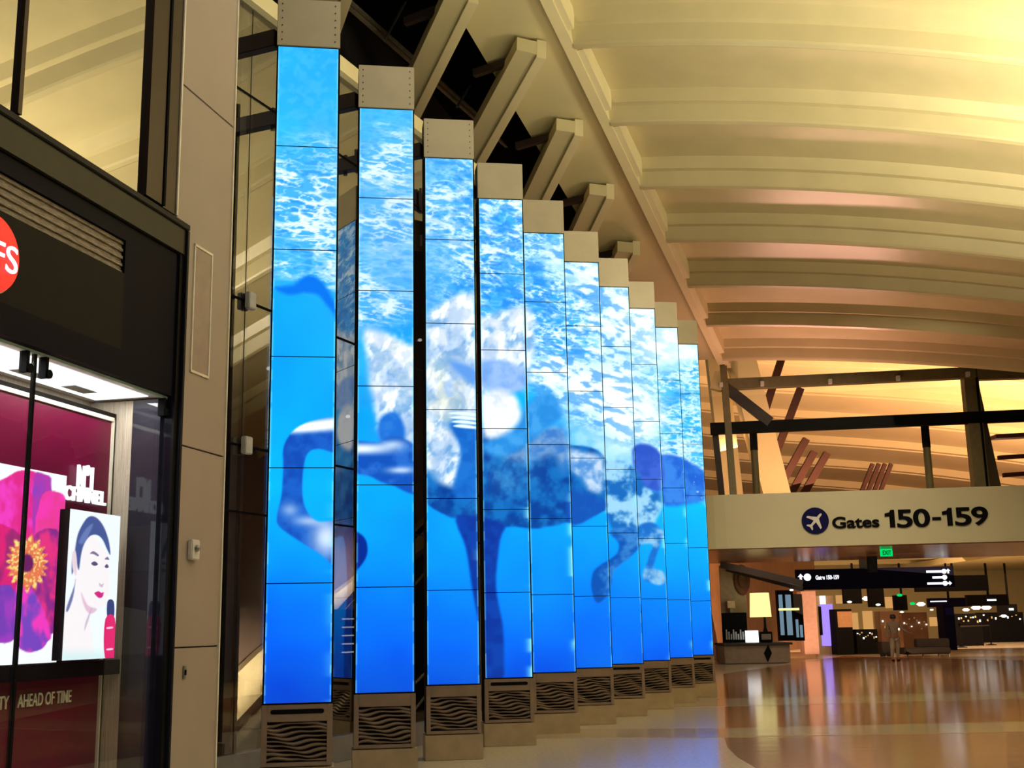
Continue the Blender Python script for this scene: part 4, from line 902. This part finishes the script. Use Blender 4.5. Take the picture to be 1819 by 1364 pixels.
# lit warm niches and back shelves
for i, (x0, x1, y0, y1, Y) in enumerate(((1487, 1499, 1057, 1072, 60), (1575, 1588, 1060, 1080, 62), (1517, 1526, 1088, 1120, 58), (1536, 1552, 1085, 1118, 60), (1654, 1678, 1096, 1112, 62))):
    tag(bx(x0, x1, y0, y1, Y, .2).build('lit_niche', E['softwarm']), 'warm lit niche in the distant shop row', 'niche', 'distant lit niches')
for i, (x0, x1, y0, y1, Y, lab) in enumerate(((1487, 1517, 1082, 1146, 55.5, 'dark framed bar unit right of the violet screen'), (1522, 1560, 1118, 1142, 56, 'low dark glass case beside the bar unit'), (1567, 1600, 1086, 1140, 59, 'brown kiosk behind the walking person'), (1605, 1650, 1088, 1134, 62, 'brown kiosk with small bright goods'), (1678, 1697, 1075, 1110, 60, 'tall navy information board'), (1702, 1745, 1090, 1112, 68, 'far dark shop counter with bright goods'), (1745, 1819, 1088, 1108, 76, 'farthest dark shop row at the right border'))):
    mm = M['signnavy'] if 'navy' in lab else (M['wood'] if 'brown' in lab else M['black'])
    t = thing('hall_kiosk', at((x0 + x1) / 2, y1, Y), lab, 'kiosk'); a_k = at(x0, y1, Y); b_k = at(x1, y1, Y); MB().box(XY, a_k[0], b_k[0], Y, Y + 1, 0, at(x0, y0, Y)[2]).build('body', mm, t)
    if 'goods' in lab or 'case' in lab or 'row' in lab:
        for j in range(10):
            xx = x0 + (x1 - x0) * (j + .3) / 10.3; yy = y0 + (y1 - y0) * random.uniform(.15, .6); bx(xx, xx + 1.6, yy, yy + random.uniform(1.5, 4), Y - .12, .1).build('goods', E['spot'] if j % 3 == 0 else M['beam'], t)
    else: bx(x0 + 2, x1 - 2, y0 + 4, (y0 + y1) / 2, Y - .05, .05).build('panel', M['copper'] if mm is not M['signnavy'] else M['lnavy'], t)
# seats
Yb = Yf(1655, 1166)
t = thing('bench_seat', at(1657, 1166, Yb), 'long black padded bench seat right of the person', 'bench')
bx(1608, 1690, 1150, 1162, Yb, 1.4).build('seat', M['leather'], t, .04); bx(1628, 1688, 1134, 1150, Yb + 1.2, .3).build('backrest', M['leather'], t, .04)
for x in (1612, 1640, 1668, 1686): bx(x, x + 2, 1161, 1168, Yb + .3, .1).build('leg', M['grey'], t)
t = thing('trolley', at(1578, 1166, Yb + 1), 'dark trolley left of the walking person', 'trolley')
bx(1567, 1583, 1140, 1162, Yb + 1, .6).build('body', M['leather'], t, .03)
for x in (1569, 1580): MB().lathe(at(x, 1163, Yb + .95), [(.12, 0), (.12, .06)], 12, ((1, 0, 0), (0, 0, 1), (0, 1, 0))).build('wheel', M['black'], t)
for x, yb, lab in ((1708, 1150, 'left black barrier post with belt'), (1761, 1146, 'right black barrier post with belt')):
    Y = Yf(x, yb); c = floor_at(x, yb); t = thing('barrier_post', c, lab, 'barrier post', 'belt barrier posts')
    MB().lathe(c, [(.04, .05), (.04, 1.15), (.06, 1.17), (.06, 1.25)], 12).build('pole', M['black'], t); MB().lathe(c, [(.3, 0), (.3, .03), (.08, .08)], 18).build('base', M['black'], t)
a, b = floor_at(1708, 1150) + Zv * 1.1, floor_at(1761, 1146) + Zv * 1.1
dab = (b - a) / np.linalg.norm(b - a); tag(MB().beam(a + dab * .07, b - dab * .07, .02, .07).build('barrier_belt', M['steel']), 'dark belt stretched between the two barrier posts', 'belt')

# ---------------- walking person ----------------
def skin_body(name, nodes, edges, m, parent=None):
    me = bpy.data.meshes.new(name); me.from_pydata([n[0] for n in nodes], edges, []); o = bpy.data.objects.new(name, me); C.objects.link(o)
    md = o.modifiers.new('s', 'SKIN'); sv_ = me.skin_vertices[0].data
    for i, n in enumerate(nodes): sv_[i].radius = n[1] if isinstance(n[1], tuple) else (n[1], n[1])
    sv_[0].use_root = True
    s2 = o.modifiers.new('u', 'SUBSURF'); s2.levels = 2; s2.render_levels = 2
    dg = bpy.context.evaluated_depsgraph_get(); me2 = bpy.data.meshes.new_from_object(o.evaluated_get(dg)); C.objects.unlink(o); bpy.data.objects.remove(o)
    o = bpy.data.objects.new(name, me2); C.objects.link(o); me2.materials.clear(); me2.materials.append(m)
    me2.polygons.foreach_set('use_smooth', [True] * len(me2.polygons))
    if parent: o.parent = parent; o.matrix_parent_inverse = Matrix.Translation(-parent.location)
    return o
pc = floor_at(1592, 1174); hp = 1.70; px_, py_ = pc[0], pc[1]
t = thing('person', pc, 'person in pale grey clothing standing in the far hall beside the black bench', 'person')
def q(x, y, z): return (px_ + x, py_ + y, z)
nodes = [(q(0, 0, .95), (.15, .11)), (q(0, 0, 1.15), (.13, .10)), (q(0, 0, 1.36), (.17, .11)), (q(0, 0, 1.46), (.07, .07)), (q(0, -.02, 1.52), (.055, .055)), (q(0, -.03, 1.60), (.085, .10)), (q(0, -.02, 1.68), (.06, .07)),
         (q(-.09, 0, .88), (.095, .095)), (q(-.12, -.05, .5), (.062, .062)), (q(-.13, .03, .1), (.04, .04)), (q(-.13, -.12, .045), (.04, .03)),
         (q(.09, 0, .88), (.095, .095)), (q(.11, .05, .5), (.062, .062)), (q(.12, .16, .1), (.04, .04)), (q(.12, .02, .045), (.04, .03)),
         (q(-.19, 0, 1.40), (.06, .06)), (q(-.24, .02, 1.13), (.042, .042)), (q(-.26, -.06, .88), (.028, .028)), (q(-.26, -.08, .79), (.03, .02)),
         (q(.19, 0, 1.40), (.06, .06)), (q(.32, -.04, 1.18), (.042, .042)), (q(.52, -.12, 1.05), (.028, .028)), (q(.60, -.14, 1.03), (.03, .02))]
ed = [(0, 1), (1, 2), (2, 3), (3, 4), (4, 5), (5, 6), (0, 7), (7, 8), (8, 9), (9, 10), (0, 11), (11, 12), (12, 13), (13, 14), (2, 15), (15, 16), (16, 17), (17, 18), (2, 19), (19, 20), (20, 21), (21, 22)]
fi = len(nodes)
for base, dx in ((18, -1), (22, 1)):
    bpn = nodes[base][0]
    for k in range(5):
        ang = (k - 1.5) * .022
        if base == 18: tip = (bpn[0] + (0.02 if k < 4 else .05), bpn[1] + ang - (0.0 if k < 4 else .03), bpn[2] - (.07 if k < 4 else .03))
        else: tip = (bpn[0] + (.07 if k < 4 else .03), bpn[1] + ang, bpn[2] + (-.02 if k < 4 else .04))
        nodes.append((tip, (.009, .009))); ed.append((base, len(nodes) - 1))
skin_body('body', nodes, ed, M['skin'], t)
sh_n = [(q(0, 0, .93), (.175, .135)), (q(0, 0, 1.15), (.16, .125)), (q(0, 0, 1.37), (.19, .13)), (q(0, 0, 1.455), (.085, .085)), (q(-.2, 0, 1.405), (.078, .078)), (q(-.245, .02, 1.13), (.06, .06)), (q(-.26, -.05, .93), (.046, .046)), (q(.2, 0, 1.405), (.078, .078)), (q(.32, -.04, 1.18), (.06, .06)), (q(.49, -.11, 1.06), (.046, .046))]
skin_body('jacket', sh_n, [(0, 1), (1, 2), (2, 3), (2, 4), (4, 5), (5, 6), (2, 7), (7, 8), (8, 9)], M['jacket'], t)
tr_n = [(q(0, 0, .96), (.175, .13)), (q(-.09, 0, .84), (.115, .115)), (q(-.12, -.04, .5), (.085, .085)), (q(-.13, .03, .12), (.062, .062)), (q(.09, 0, .84), (.115, .115)), (q(.11, .05, .5), (.085, .085)), (q(.12, .15, .12), (.062, .062))]
skin_body('trousers', tr_n, [(0, 1), (1, 2), (2, 3), (0, 4), (4, 5), (5, 6)], M['cloth'], t)
MB().lathe(q(0, -.01, 1.63), [(.10, -.05), (.112, .02), (.10, .08), (.05, .12)], 16).build('hair', M['hair'], t, smooth=True)
MB().box(XY, px_ - .17, px_ - .09, py_ - .18, py_ + .06, 0, .07).build('shoe', M['black'], t, .02); MB().box(XY, px_ + .08, px_ + .16, py_ - .04, py_ + .2, 0, .07).build('shoe', M['black'], t, .02)
